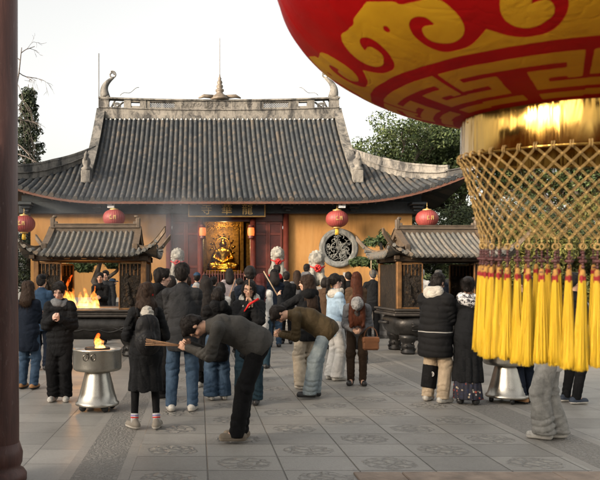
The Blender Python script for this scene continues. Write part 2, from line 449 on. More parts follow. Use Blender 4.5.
for a, b in ((-1.125, -1.035), (-.655, -.565), (3.30, 3.39), (3.865, 3.955)): sheet('stone_border', a, b, Y0, Y1, 0, BS)
sheet('carved_paving_strip', -1.035, -.655, Y0, Y1, 0, CV); sheet('carved_paving_strip', 3.39, 3.865, Y0, Y1, 0, CV)
sheet('medallion_paving', -.565, 3.30, Y0, Y1, 0, MD)
# the low stone sill of the gateway, bottom of the picture
sill = MB(); 
sill.box((1.27, 5.62, 0), (1.66, 5.93, .018), bev=.006)
sill.box((1.665, 5.60, 0), (2.9, 5.92, .022), bev=.008); sill.box((2.905, 5.60, 0), (4.4, 5.94, .02), bev=.008)
sill.box((1.3, 5.05, 0), (4.4, 5.595, .012), bev=.005)
kind(sill.build('stone_sill', mat('sill_stone', (.25, .19, .145), .8, var=.35, scale=5, bump=.5, bscale=30)), 'structure')
# platform the hall stands on
pf = MB(); pf.box((-9.2, 26.6, 0), (11.1, 41, .33), bev=.02); pf.box((-9.3, 26.4, .33), (11.2, 41.1, .42), bev=.02); pf.box((-1.2, 25.7, 0), (3.5, 26.4, .14), bev=.02); pf.box((-1.2, 26.05, .14), (3.5, 26.4, .28), bev=.02)
kind(pf.build('stone_platform', mat('platform_stone', (.3, .285, .255), .75, scale=3)), 'structure')

# ================================================================== roofs
def tile_mat(name, cols, course=.2):
    n = NB(name); u, v, _ = n.sep(n.coord('UV')); o = n.coord()
    cell = n.math('FLOOR', n.math('DIVIDE', v, course))
    rnd_ = n.white(n.comb(n.math('FLOOR', u), cell, 1.)); rowr = n.white(n.comb(n.math('FLOOR', u), 5., 1.))
    blot = n.noise(o, .8, 4, .65)
    f = n.math('ADD', n.math('MULTIPLY', rnd_, .5), n.math('ADD', n.math('MULTIPLY', blot, .55), n.math('MULTIPLY', rowr, .12)))
    c = n.ramp(f, [(.25, cols[0]), (.5, cols[1]), (.68, cols[2]), (.85, cols[3])])
    c = n.mix(1., c, n.ramp(n.noise(o, 24, 3, .7), [(.25, .6), (.75, 1.25)]), 'MULTIPLY')
    saw = n.math('FRACT', n.math('DIVIDE', v, course))
    c = n.mix(n.ramp(saw, [(.0, .65), (.1, 0)]), c, tuple(q*.35 for q in cols[0]))
    return n.set(c, .72, 0, n.bump(n.math('ADD', n.math('MULTIPLY', saw, -.8), n.math('MULTIPLY', n.noise(o, 40, 3), .5)), .5, .02))
TILE = tile_mat('grey_clay_tiles', [(.019, .024, .029), (.034, .039, .044), (.054, .055, .054), (.088, .073, .058)], .19)
TILE2 = tile_mat('bronze_roof_tiles', [(.10, .10, .092), (.13, .125, .112), (.16, .15, .13), (.20, .155, .11)], .3)
def weathered(name, lightc, darkc, sc=2.2):
    n = NB(name); v = n.coord()
    st = n.noise(n.scale(v, (1, 1, .35)), sc, 6, .72, .6)
    c = n.ramp(st, [(.40, tuple(q*.8 for q in darkc)), (.49, tuple((a+b)/2 for a, b in zip(lightc, darkc))), (.56, lightc), (.68, tuple(min(1, q*1.15) for q in lightc))])
    c = n.mix(n.ramp(n.noise(v, sc*5, 4, .7), [(.5, 0), (.75, .55)]), c, tuple(q*.5 for q in darkc))
    return n.set(c, .85, 0, n.bump(n.noise(v, 18, 5, .65), .5, .03))
PLASTER = weathered('weathered_grey_plaster', (.205, .19, .165), (.045, .044, .043))
PLASTER_D = weathered('shaded_grey_ridge', (.16, .15, .135), (.045, .046, .046))  # darker plaster copy: shade of the left-hand ridges put into the colour

class Roof:
    def __init__(s, c, W, D, hx, z0, a, b, lift, llen, lpow, ext):
        s.c = np.array(c, float); s.W, s.D, s.hx, s.z0, s.a, s.b, s.lift, s.llen, s.lpow, s.ext = W, D, hx, z0, a, b, lift, llen, lpow, ext
        s.dg = W - hx
    def up(s, e, d): return s.lift * max(0., 1 - e/s.llen)**s.lpow * max(0., 1 - d/s.dg)**1.3
    def zz(s, d): return s.z0 + s.a*d + s.b*d*d
    def front(s, x, d, dz=0., side=-1):
        """x across from the middle, d in from the eave; side -1 = front slope, +1 = back"""
        e = s.W - abs(x); l = s.up(e, d); k = s.ext*l
        return s.c + np.array([x + math.copysign(k, x), side*(s.D - d + k), s.zz(d) + l + dz])
    def end(s, y, d, dz=0., side=1):
        e = s.D - abs(y); l = s.up(e, d); k = s.ext*l
        return s.c + np.array([side*(s.W - d + k), y + math.copysign(k, y), s.zz(d) + l + dz])
    def dmax(s, x): return s.D if abs(x) <= s.hx else s.W - abs(x)
    def dmax_e(s, y): return min(s.dg, s.D - abs(y))
def row_tube(mb, P, rad, across, idx, n=5, cap=True):
    P = np.asarray(P); m = len(P); T = np.gradient(P, axis=0); T /= np.linalg.norm(T, axis=1)[:, None]
    A = np.asarray(across, float); A = A / np.linalg.norm(A); N = np.cross(A, T); N /= np.linalg.norm(N, axis=1)[:, None]; N[N[:, 2] < 0] *= -1
    ang = np.linspace(-.15, PI + .15, n)
    V = (P[:, None] + rad*(np.cos(ang)[None, :, None]*A + np.sin(ang)[None, :, None]*N[:, None])).reshape(-1, 3)
    L = np.r_[0, np.cumsum(np.linalg.norm(np.diff(P, axis=0), axis=1))]
    F = []; U = []
    for i in range(m-1):
        for k in range(n-1):
            F.append([i*n+k, i*n+k+1, (i+1)*n+k+1, (i+1)*n+k]); U.append([(idx+.5, L[i]), (idx+.5, L[i]), (idx+.5, L[i+1]), (idx+.5, L[i+1])])
    mb.add(V, F, True, U)
    if cap:   # round drip-tile disc closing the row
        a = np.arange(8)*PI/4; c = P[0] - T[0]*.005
        V = np.concatenate([c + rad*1.12*(np.cos(a)[:, None]*A + np.sin(a)[:, None]*N[0]), c - T[0]*.03 + rad*1.12*(np.cos(a)[:, None]*A + np.sin(a)[:, None]*N[0])])
        F = [list(range(8, 16))] + [[i, (i+1) % 8, 8+(i+1) % 8, 8+i] for i in range(8)]
        mb.add(V, F, False, [[(idx+.5, .12)]*len(f) for f in F])
def roof_tiles(r, sp, rad, nseg, thick=.1):
    T = MB(); 
    for side in (-1, 1):
        xs = np.arange(-int(r.W/sp), int(r.W/sp)+1)*sp; xs = xs[np.abs(xs) < r.W - .06*r.W/9]
        for i, x in enumerate(xs):
            dm = r.dmax(x)
            P = [r.front(x, d, rad*.25, side) for d in np.linspace(0, dm, max(3, int(nseg*dm/r.D)+2))]
            row_tube(T, P, rad, (1, 0, 0), i + 300*(side > 0))
            if i and abs(x) < r.W:      # pan course between two rows: a dished drip edge
                xm = x - sp/2; q = [r.front(xm + k*sp*.3, 0, dz, side) for k, dz in ((-1, 0), (0, -rad*1.1), (1, 0))]
                T.add([q[0], q[1], q[2], q[2] + np.array([0, 0, .02]), q[0] + np.array([0, 0, .02])], [[0, 1, 2, 3, 4]], False, [[(i+.5, .12)]*5])
        g = np.array([[r.front(x, t*r.dmax(x), 0, side) for t in np.linspace(0, 1, 9)] for x in np.r_[np.linspace(-r.W, -r.hx-1e-3, 14), np.linspace(-r.hx, r.hx, 20), np.linspace(r.hx+1e-3, r.W, 14)]])
        uv = [[(x/sp*.999, 0.3*t*r.D) for t in range(9)] for x in range(48)]
        T.grid(g, True, uv, flip=(side > 0))
        T.grid(g - np.array([0, 0, thick]), True, uv, flip=(side < 0))
        ys = np.arange(-int(r.D/sp), int(r.D/sp)+1)*sp; ys = ys[np.abs(ys) < r.D - .06*r.W/9]
        for i, y in enumerate(ys):
            dm = r.dmax_e(y); P = [r.end(y, d, rad*.25, side) for d in np.linspace(0, dm, max(3, int(nseg*dm/r.D)+2))]
            row_tube(T, P, rad, (0, 1, 0), i + 600 + 150*(side > 0))
        g = np.array([[r.end(y, t*r.dmax_e(y), 0, side) for t in np.linspace(0, 1, 7)] for y in np.linspace(-r.D, r.D, 31)])
        uv = [[(y, .1*t) for t in range(7)] for y in range(31)]
        T.grid(g, True, uv, flip=(side < 0)); T.grid(g - np.array([0, 0, thick]), True, uv, flip=(side > 0))
    return T
def strip(mb, P, hgt, th, cop=0.0, sink=.05):
    """upright ridge wall along a path, with an optional wider coping"""
    P = np.asarray(P, float); m = len(P); T = np.gradient(P, axis=0); T[:, 2] = 0; T /= np.linalg.norm(T, axis=1)[:, None]
    Sd = np.stack([-T[:, 1], T[:, 0], 0*T[:, 0]], 1); h = np.full(m, hgt) if np.isscalar(hgt) else np.asarray(hgt)
    def run(lo, hi, t):
        V = []; F = []
        for i in range(m):
            for (sx, zz) in ((-1, lo[i]), (1, lo[i]), (1, hi[i]), (-1, hi[i])): V.append(P[i] + Sd[i]*sx*t/2 + np.array([0, 0, zz]))
        for i in range(m-1):
            for k in range(4): F.append([i*4+k, (i+1)*4+k, (i+1)*4+(k+1) % 4, i*4+(k+1) % 4])
        F.append([0, 1, 2, 3]); F.append([(m-1)*4+k for k in (3, 2, 1, 0)]); mb.add(V, F, False)
    run(np.full(m, -sink), h, th)
    if cop: run(h + .002, h + cop, th*1.5)
def at_root(o, r):
    o.location = -Vector(r.location); return o

# ================================================================== the hall
HX = .95
hall = root('temple_hall', 'wide temple hall with ochre walls, red doors and a grey tiled hip and gable roof', 'temple', (HX, 31, 0))
H = lambda o: at_root(o, hall)
rf = Roof((HX, 34.0, 0), 9.25, 6.0, 5.55, 4.78, .447, .053, 1.08, 4.65, 2.2, .28)
roof = H(roof_tiles(rf, .221, .084, 20).build('roof', TILE, hall, uv=True))
def RP(o): o.location = (0, 0, 0); return o
ZRX = rf.zz(6.0); NAVY0 = mat('thin_grey_rod', (.09, .085, .08), .6)
# fascia under the tiles, rafters
fb = MB()
xs = np.linspace(-rf.W, rf.W, 81)
fp = [rf.front(x, .03, -.17) for x in xs]
strip(fb, fp, .1, .05, sink=0)
RP(fb.build('fascia_board', mat('red_brown_fascia', (.11, .045, .028), .7), roof))
lr = MB(); lr.tube([(HX-5.72, 34.3, ZRX), (HX-5.72, 34.3, ZRX+3.1)], .022, 6)
RP(lr.build('lightning_rod', NAVY0, roof))
rb = MB()
for x in np.arange(-8.6, 8.7, .33):
    a = rf.front(x, .06, -.19); b = rf.front(x, 1.7, -.3); rb.tube([a, b], .05, 6)
RP(rb.build('rafters', mat('dark_rafter', (.045, .03, .025), .8), roof))
# ridge with pierced panels
ZR = rf.zz(6.0)
def zrise(x): return .16*(abs(x)/5.6)**2.2
px = 34/720
rid = MB()
xs = np.linspace(-5.65, 5.65, 41)
def rstrip(x0, x1, z0, z1, th, mbx=rid, n=8):
    P = [np.array([HX+x, 34.0, ZR + zrise(x) + z0]) for x in np.linspace(x0, x1, n)]; strip(mbx, P, z1 - z0, th, sink=0)
rstrip(-5.65, 5.65, -.25, .02, .42, n=40); rstrip(-5.62, 5.62, .022, .36, .30, n=40); rstrip(-5.66, 5.66, .362, .42, .40, n=40)
rstrip(-5.68, 5.68, .92, .985, .44, n=40); rstrip(-5.68, 5.68, .987, 1.03, .3, n=40)
for sg in (-1, 1):
    for a, b in ((0, 41), (73, 79), (88, 95), (110, 119.4)):
        rstrip(*sorted((sg*a*px, sg*b*px)), .422, .918, .3)
    for a, b in ((41, 44.5), (73-4, 73.5)): rstrip(*sorted((sg*a*px, sg*b*px)), .422, .918, .22)
    rstrip(*sorted((sg*44*px, sg*70*px)), .422, .52, .2); rstrip(*sorted((sg*44*px, sg*70*px)), .83, .918, .2)
    rstrip(*sorted((sg*78*px, sg*89*px)), .422, .56, .24); rstrip(*sorted((sg*78*px, sg*89*px)), .80, .918, .24)
    # lattice of crossing bars
    x0, x1 = 44*px, 70*px
    for k in np.arange(x0 - .3, x1, .105):
        for d in (-1, 1):
            p0 = max(k, x0); p1 = min(k + .31, x1)
            if p1 - p0 < .03: continue
            t0, t1 = (p0-k)/.31, (p1-k)/.31
            za, zb = (.52 + .31*t0, .52 + .31*t1) if d > 0 else (.83 - .31*t0, .83 - .31*t1)
            rid.tube([(HX+sg*p0, 34 - .05*d, ZR+zrise(p0)+za), (HX+sg*p1, 34 - .05*d, ZR+zrise(p1)+zb)], .02, 4, smooth=False)
    # swirl ornament in the last opening
    xc = 102*px
    t = np.linspace(0, 4.2*PI, 40); rr = .2*(1 - t/(4.2*PI)*.8)
    rid.tube(np.stack([HX + sg*(xc + rr*np.cos(t)), np.full(40, 34.), ZR + .13 + .66 + 0*t - .0 + rr*np.sin(t) - .12], 1), .035, 6)
    rid.tube([(HX+sg*(xc-.3), 34, ZR+.9), (HX+sg*(xc+.05), 34, ZR+.55)], .05, 6); rid.tube([(HX+sg*(xc+.3), 34, ZR+.5), (HX+sg*(xc+.1), 34, ZR+1.0)], .045, 6)
# relief leaves along the middle panel
for i in range(46):
    x = rnd.uniform(-1.85, 1.85); z = rnd.uniform(.5, .86); t = np.linspace(0, rnd.uniform(3, 5), 9); q = rnd.uniform(.05, .1)*(1 - t/9)
    rid.tube(np.stack([HX + x + q*np.cos(t + i), np.full(9, 33.845), ZR + z + q*np.sin(t + i)], 1), .014, 4)
rid.V = [np.where(np.arange(3) == 2, ZR + (q - ZR)*np.where(q > ZR, .78, 1.), q) for q in rid.V]
ridge = RP(rid.build('ridge', PLASTER, roof))
dots = MB()
for x in np.arange(-24, 25)*.221: dots.lathe([(.001, -.02), (.042, -.02), (.046, .03), (.001, .04)], 8, (HX + x, 33.72, rf.zz(5.72) + .12), ax=[[1, 0, 0], [0, 0, -1], [0, 1, 0]])
RP(dots.build('mortar_buttons', mat('white_mortar', (.42, .42, .40), .8), roof))
for sg in (-1, 1):     # curled finials at the ridge ends
    f = MB(); bx = HX + sg*5.38; bz = ZR + .92
    t = np.linspace(0, 1, 14); x = bx + sg*(.14*np.sin(t*2.4) + .0) - sg*.50*t**2.0 ; z = bz + .95*t**.85
    f.tube(np.stack([x, np.full(14, 34.), z], 1), .19*(1-t)**.8 + .05, 8)
    a = np.linspace(-.5, 2*PI*1.25, 26); r_ = .17*(1 - a/(2*PI*1.25)*.55)
    f.tube(np.stack([x[-1] + sg*.06 + sg*r_*np.cos(a + PI/2), np.full(26, 34.), z[-1] + .14 + r_*np.sin(a + PI/2) - .02], 1), .036, 6)
    f.box((bx - .22, 33.8, bz - .16), (bx + .22, 34.2, bz + .05), bev=.03)
    t = np.linspace(0, 1, 10); f.tube(np.stack([bx - sg*(.7 + .9*t), np.full(10, 34.), bz + .1 + .35*t + .06*np.sin(9*t)], 1), .014, 4)
    RP(f.build('ridge_finial', PLASTER if sg > 0 else PLASTER_D, roof))
sp = MB(); cx = HX + .03; cz = ZR + .79
sp.lathe([(.42, 0), (.44, .07), (.36, .1), (.34, .2), (.22, .26), (.14, .36), (.2, .42), (.2, .5), (.11, .54), (.16, .62), (.15, .7), (.09, .74), (.13, .82), (.11, .9), (.06, .95), (.085, 1.02), (.04, 1.1), (.015, 1.25), (.012, 2.9), (.001, 3.0)], 14, (cx, 34, cz))
for sg in (-1, 1): sp.tube([(cx + sg*.3, 34, cz+.16), (cx + sg*.75, 34, cz+.2), (cx + sg*1.0, 34, cz+.1)], [.1, .09, .03], 7)
RP(sp.build('spire', mat('dark_bronze_spire', (.16, .13, .10), .6, .3), roof))
# descending and hip ridges
for sg in (-1, 1):
    d_ = MB(); P = [rf.front(sg*5.58, d, .0) for d in np.linspace(6.0, 1.75, 14)]
    strip(d_, P, .36, .26, .07)
    e = P[-1]
    d_.box((e[0]-.2, e[1]-.32, e[2]-.1), (e[0]+.2, e[1]+.12, e[2]+.42), bev=.03)
    d_.lathe([(.2, 0), (.22, .12), (.12, .2), (.18, .34), (.16, .5), (.08, .58), (.11, .68), (.05, .8), (.001, .84)], 9, (e[0], e[1]-.1, e[2]+.4))
    d_.tube([(e[0], e[1]-.1, e[2]+.75), (e[0]+sg*.02, e[1]-.3, e[2]+.95), (e[0], e[1]-.25, e[2]+1.1)], [.09, .07, .03], 6)
    RP(d_.build('descending_ridge', PLASTER if sg > 0 else PLASTER_D, roof))
    for sd_ in (-1, 1):
        h_ = MB(); P = [rf.front(sg*(9.25-d), d, .04, sd_) for d in np.linspace(3.7, 0.55, 16)]
        hh = np.r_[np.linspace(.30, .52, 8), np.linspace(.52, .5, 5), [.46, .4, .36]]
        strip(h_, P, hh*.4, .30, .03); strip(h_, [p + np.array([0, 0, .0]) for p in P], hh, .12, .08); strip(h_, [p + np.array([0, 0, .01]) for p in P[2:7]], hh[2:7]*.78, .17, 0)
        P2 = [rf.front(sg*(9.25-d), d, .03, sd_) for d in np.linspace(.6, -.12, 6)]
        strip(h_, P2, np.linspace(.2, .12, 6), .24, .05)
        h_.tube([P2[-1] + np.array([0, 0, .1]), P2[-1] + np.array([sg*.12, sd_*.12, .22]), P2[-1] + np.array([sg*.18, sd_*.18, .4])], [.09, .07, .03], 7)
        RP(h_.build('hip_ridge', PLASTER if sg > 0 else PLASTER_D, roof))
    gb = MB(); pts = [(rf.c[1] + s_*(6.0 - d), rf.zz(d)) for s_, d in [(-1, q) for q in np.linspace(3.72, 6, 8)] + [(1, q) for q in np.linspace(6, 3.72, 8)]]
    gb.prism(pts, HX + sg*5.5 - .05, HX + sg*5.5 + .05, 0); RP(gb.build('gable', PLASTER_D, roof))

def ochre():
    n = NB('ochre_limewash'); v = n.coord()
    f = n.noise(n.scale(v, (1, 1, .3)), 1.3, 6, .7, .5)
    c = n.ramp(f, [(.3, (.30, .15, .05)), (.5, (.42, .22, .075)), (.75, (.47, .265, .10))])
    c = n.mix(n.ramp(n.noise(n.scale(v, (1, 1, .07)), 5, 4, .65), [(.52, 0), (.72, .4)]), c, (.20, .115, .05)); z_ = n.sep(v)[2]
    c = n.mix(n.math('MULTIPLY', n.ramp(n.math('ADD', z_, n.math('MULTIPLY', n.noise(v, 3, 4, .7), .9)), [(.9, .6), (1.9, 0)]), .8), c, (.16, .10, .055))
    return n.set(c, .9, 0, n.bump(n.noise(v, 14, 4), .12, .02), spec=.2)
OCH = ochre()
WY = 29.5
for x0, x1 in ((-6.9, -1.23), (3.56, 8.73)):
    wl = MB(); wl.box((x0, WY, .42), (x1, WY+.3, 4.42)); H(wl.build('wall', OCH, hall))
    dd = MB(); dd.box((x0+.01, WY-.06, .42), (x1-.01, WY-.003, .95), bev=.015); H(dd.build('plinth', mat('platform_stone', (.3, .285, .255)), hall))
for x in (-6.8, 8.63):
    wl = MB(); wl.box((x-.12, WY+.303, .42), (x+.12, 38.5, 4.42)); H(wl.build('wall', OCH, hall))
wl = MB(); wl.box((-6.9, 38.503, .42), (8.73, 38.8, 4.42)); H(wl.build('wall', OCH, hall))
NAVY = mat('dark_blue_black_beam', (.018, .026, .032), .6)
bm = MB(); bm.box((-7.3, WY-.35, 4.36), (9.13, WY+.5, 4.86), bev=.02); bm.box((-7.2, WY-.28, 4.862), (9.03, WY+1.2, 5.1))
for x in (-6.95, -4.1, -1.25, 3.58, 6.2, 8.75):
    for k in range(3): bm.box((x-.1-.1*k, WY-.55-.2*k, 4.42+.12*k), (x+.1+.1*k, WY-.352, 4.52+.12*k), bev=.01)
H(bm.build('eave_beam', NAVY, hall))
RED = mat('dark_red_lacquer', (.06, .013, .010), .42, var=.3, scale=4, bump=.1)
RED2 = mat('door_frame_red', (.095, .02, .013), .42, var=.3, scale=4, bump=.1)
for x in (-1.23, 3.55, .06, 2.2):
    c_ = MB(); c_.lathe([(.2, .42), (.2, .5), (.12, .6), (.12, 4.36)], 14, (x, WY-.12, 0)); H(c_.build('column', RED2, hall))
hd = MB(); hd.box((-1.1, WY-.02, 4.06), (3.42, WY+.2, 4.36)); H(hd.build('door_head', RED, hall))
for x0, x1 in ((-1.1, -.53), (-.525, .03), (2.25, 2.83), (2.835, 3.42)):
    lf = MB(); z0, z1 = .55, 4.05
    for a, b in ((x0, x0+.085), (x1-.085, x1)): lf.box((a, WY, z0), (b, WY+.07, z1), bev=.008)
    for a, b in ((z0, z0+.16), (1.42, 1.53), (2.15, 2.25), (z1-.55, z1-.45), (z1-.1, z1)): lf.box((x0+.087, WY+.002, a), (x1-.087, WY+.068, b), bev=.006)
    L = H(lf.build('door_leaf', RED2, hall))
    pn = MB(); pn.box((x0+.08, WY+.03, z0+.1), (x1-.08, WY+.05, z1-.05)); o = pn.build('panel', RED, L); o.location = (0, 0, 0)
# threshold rail fence in the doorway
fe = MB()
for x in np.arange(.2, 2.1, .115): fe.box((x-.018, WY-.32, .45), (x+.018, WY-.28, 2.0 + .06*(int(x*100) % 2)), bev=.004)
for z in (.7, 1.35, 1.86): fe.box((.14, WY-.277, z), (2.12, WY-.24, z+.06), bev=.006)
fence = root('door_fence', 'red slatted barrier closing the lower half of the open doorway', 'barrier', (1.13, WY-.3, .42))
at_root(fe.build('slats', mat('fence_red_brown', (.13, .04, .03), .6), fence), fence)
# round carved stone window
rw = MB(); XW, ZW = 5.71, 2.97; AXF = [[1, 0, 0], [0, 0, -1], [0, 1, 0]]      # lathe axis towards the courtyard (-Y)
rw.lathe([(.56, .0), (.57, .16), (.62, .19), (.67, .17), (.69, .19), (.76, .17), (.8, .1), (.8, .0)], 48, (XW, WY-.003, ZW), ax=AXF)
win = H(rw.build('round_window', weathered('grey_window_stone', (.23, .235, .225), (.12, .125, .12), 4), hall))
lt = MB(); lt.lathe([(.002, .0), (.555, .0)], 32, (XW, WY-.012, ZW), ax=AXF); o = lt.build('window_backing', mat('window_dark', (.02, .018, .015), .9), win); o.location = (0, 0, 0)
lt = MB()
for i in range(75):
    a = rnd.uniform(0, 6.28); rr = .54*math.sqrt(rnd.random())*.92; t = np.linspace(0, rnd.uniform(2.5, 5.5), 10); q = rnd.uniform(.05, .13)*(1 - .1*t)
    P = np.stack([XW + rr*math.cos(a) + q*np.cos(t + i), np.full(10, WY-.09 + rnd.uniform(-.03, .03)), ZW + rr*math.sin(a) + q*np.sin(t + i)], 1)
    m_ = np.hypot(P[:, 0]-XW, P[:, 2]-ZW) < .56
    if m_.sum() > 3: lt.tube(P[m_], .021, 5)
for i in range(5):
    a = i*2*PI/5 + .4; lt.tube([(XW + .56*math.cos(a), WY-.08, ZW + .56*math.sin(a)), (XW+.1*math.cos(a+.8), WY-.1, ZW+.1*math.sin(a+.8))], .03, 5)
lt.lathe([(.001, .12), (.09, .11), (.13, .06)], 14, (XW, WY, ZW), ax=AXF)
o = lt.build('carved_tracery', weathered('tracery_stone', (.21, .215, .2), (.09, .09, .085), 6), win); o.location = (0, 0, 0)
# room behind the door
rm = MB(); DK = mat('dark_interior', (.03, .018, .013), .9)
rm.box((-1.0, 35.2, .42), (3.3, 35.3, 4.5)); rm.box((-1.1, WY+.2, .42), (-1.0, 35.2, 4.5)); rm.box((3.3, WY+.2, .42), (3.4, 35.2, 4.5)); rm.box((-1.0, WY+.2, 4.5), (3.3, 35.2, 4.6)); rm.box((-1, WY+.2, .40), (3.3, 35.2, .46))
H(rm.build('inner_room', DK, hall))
# shrine and golden statue
GOLD = mat('gold_leaf', (.80, .47, .09), .3, 1., var=.15, scale=12, bump=.15, bscale=50)
GOLD_D = mat('aged_gilt_carving', (.30, .15, .03), .42, .9, var=.5, scale=9, bump=.6, bscale=25)
SX, SY = 1.12, 33.3
sh = root('shrine', 'carved gilt shrine frame round the golden figure inside the hall', 'shrine', (SX, SY, .46))
f = MB(); 
f.box((SX-.95, SY-.1, .47), (SX+.95, SY+1.1, 2.0), bev=.02)
at_root(f.build('altar_table', mat('altar_red', (.10, .02, .012), .5), sh), sh)
f = MB()
for sg in (-1, 1):
    f.box((SX+sg*.86-.09, SY-.14, 2.0), (SX+sg*.86+.09, SY+.04, 4.42), bev=.02)
    f.box((SX+sg*1.25-.2, SY-.05, .6), (SX+sg*1.25+.2, SY+.02, 4.3), bev=.02)
f.box((SX-.95, SY-.12, 4.1), (SX+.95, SY+.02, 4.42), bev=.03); f.box((SX-.8, SY-.2, 1.9), (SX+.8, SY-.12, 2.12), bev=.03)
for i in range(40):
    a = rnd.uniform(-.75, .75); t = np.linspace(0, 4.5, 9); q = .08*(1-t/7)
    f.tube(np.stack([SX + a + q*np.cos(t+i), np.full(9, SY-.14), 4.12 - .12*abs(a) + rnd.uniform(-.1, .2) + q*np.sin(t+i)], 1), .016, 4)
at_root(f.build('gilt_frame', GOLD_D, sh), sh)
f = MB(); f.box((SX-.77, SY+1.0, 2.0), (SX+.77, SY+1.05, 4.4)); at_root(f.build('back_panel', mat('gilt_back', (.28, .14, .03), .5, .7, var=.5, scale=7, bump=.8, bscale=14), sh), sh)
bud = root('golden_statue', 'golden seated buddha statue glowing in the open doorway', 'statue', (SX, SY+.45, 2.0))
g = SD((-.85, -.5, -.02), (.85, .55, 2.2), .022)
g.ell((0, 0, .32), (.62, .38, .2)); g.ell((0, -.1, .2), (.7, .4, .14)); g.cone((0, .02, .35), (0, .02, .95), .3, .26, .1, ((0, 1, 0), 1.4)); g.cone((-.24, 0, 1.02), (.24, 0, 1.02), .13, None, .1)
for sg in (-1, 1):
    g.cone((sg*.3, 0, 1.02), (sg*.44, -.08, .7), .11, .09, .05); g.cone((sg*.44, -.08, .7), (sg*.1, -.3, .52), .09, .06, .04); g.cone((sg*.15, -.1, .36), (sg*.6, -.2, .34), .17, .14, .08)
    g.ell((sg*.13, .0, 1.36), (.03, .05, .1))
g.cone((0, 0, 1.1), (0, -.01, 1.2), .09, .09); g.ell((0, -.02, 1.36), (.135, .15, .18)); g.ell((0, 0, 1.55), (.09, .1, .09)); g.wrinkle(.02, 22, 3)
bb = g.build('figure', GOLD, bud)
f = MB(); f.lathe([(.5, .0), (.75, .03), (.72, .1), (.55, .13), (.62, .18), (.2, .2)], 20); f.build('lotus_base', GOLD, bud)
f = MB()
for rr, n_ in ((.62, 14),):
    for i in range(n_):
        a = i*2*PI/n_; f.tube([(rr*.7*math.cos(a), .5, 1.2 + rr*.85*math.sin(a)), (rr*math.cos(a+.15), .48, 1.2 + rr*1.1*math.sin(a+.15))], [.06, .015], 5)
f.lathe([(.3, .02), (.32, .05), (.36, .02)], 24, (0, .5, 1.36), ax=AXF, cap=False); f.build('halo', GOLD, bud)
for x, lab in ((SX-.35, 'left'), (SX+.4, 'right')): pass
pl = bpy.data.lights.new('shrine_lamp', 'POINT'); pl.energy = 30; pl.color = (1, .72, .32); pl.shadow_soft_size = .15
po = bpy.data.objects.new('shrine_lamp', pl); COL.objects.link(po); po.location = (SX, SY-.7, 3.95)

# name plaque over the door
plq = root('name_plaque', 'dark blue name plaque with gold lettering and gilt frame above the hall door', 'sign', (1.12, WY-.52, 4.22))
f = MB(); f.box((-1.5, -.03, .03), (1.5, .03, .47)); f.build('board', mat('plaque_navy', (.012, .018, .028), .4), plq)
f = MB()
for lo, hi in (((-1.56, -.05, -.03), (1.56, .04, .028)), ((-1.56, -.05, .472), (1.56, .04, .53)), ((-1.56, -.05, .03), (-1.502, .04, .47)), ((1.502, -.05, .03), (1.56, .04, .47))): f.box(lo, hi, bev=.01)
f.build('frame', mat('plaque_gilt', (.33, .2, .07), .45, .6), plq)
def glyph(txt, size, m, parent, loc, rot=(R(90), 0, 0), ext=.01, name='lettering'):
    c = bpy.data.curves.new('glyph', 'FONT'); c.body = txt; c.size = size; c.extrude = ext; c.align_x = 'CENTER'; c.align_y = 'CENTER'
    t = bpy.data.objects.new('glyph', c); COL.objects.link(t); bpy.context.view_layer.update()
    me = bpy.data.meshes.new_from_object(t.evaluated_get(bpy.context.evaluated_depsgraph_get())); bpy.data.objects.remove(t)
    me.materials.clear(); me.materials.append(m); o = bpy.data.objects.new(name, me); COL.objects.link(o); o.parent = parent; o.location = loc; o.rotation_euler = rot; return o
GILT = mat('gilt_letters', (.62, .42, .16), .45, .5)
for x, ch in ((-.82, '寺'), (0, '華'), (.82, '龍')): glyph(ch, .46, GILT, plq, (x, -.045, .25))

# lanterns under the eave, lamps by the door
SILK = None
def lantern_mat():
    n = NB('red_lantern_silk'); u, v, _ = n.sep(n.coord()); a = n.math('ARCTAN2', u, v)
    rib = n.math('ABSOLUTE', n.math('SINE', n.math('MULTIPLY', a, 14.)))
    return n.set(n.mix(n.ramp(rib, [(.0, .5), (.25, 0)]), (.25, .045, .04), (.15, .026, .022)), .55, 0, n.bump(rib, .3, .02))
SILK = lantern_mat()
def eave_lantern():
    r = root('red_lantern', '', 'lantern', (0, 0, 0))
    f = MB(); t = np.linspace(-1.25, 1.25, 17); f.lathe(np.stack([.44*np.cos(t)**.8, .32*np.sin(t)/math.sin(1.25)], 1), 28); f.build('silk_body', SILK, r)
    f = MB(); f.lathe([(.16, -.30), (.16, -.36), (.05, -.37)], 16); f.build('bottom_cap', GILT, r)
    f = MB(); f.lathe([(.17, .30), (.17, .36), (.06, .38), (.03, .43)], 16); f.tube([(0, 0, .4), (0, 0, .62)], .008, 5); f.build('top_cap', GILT, r)
    f = MB(); 
    for i in range(9):
        a = i*.7; f.tube([(.05*math.cos(a), .05*math.sin(a), -.36), (.06*math.cos(a), .06*math.sin(a), -.62)], .02, 5)
    f.build('tassel', mat('gold_tassel', (.62, .38, .04), .6), r)
    f = MB()
    for (x, z, w_, h_) in ((-.11, 0, .02, .16), (-.06, -.06, .08, .025), (.04, .0, .02, .15), (.11, .0, .02, .15), (.075, .01, .09, .02), (-.09, .06, .07, .02), (.08, .06, .06, .018)):
        q = -math.sqrt(max(0, .446**2 - x*x)) ; f.box((x-w_/2, q-.012, z-h_/2), (x+w_/2, q+.02, z+h_/2))
    f.build('gilt_mark', GILT, r)
    return r
L0 = eave_lantern()
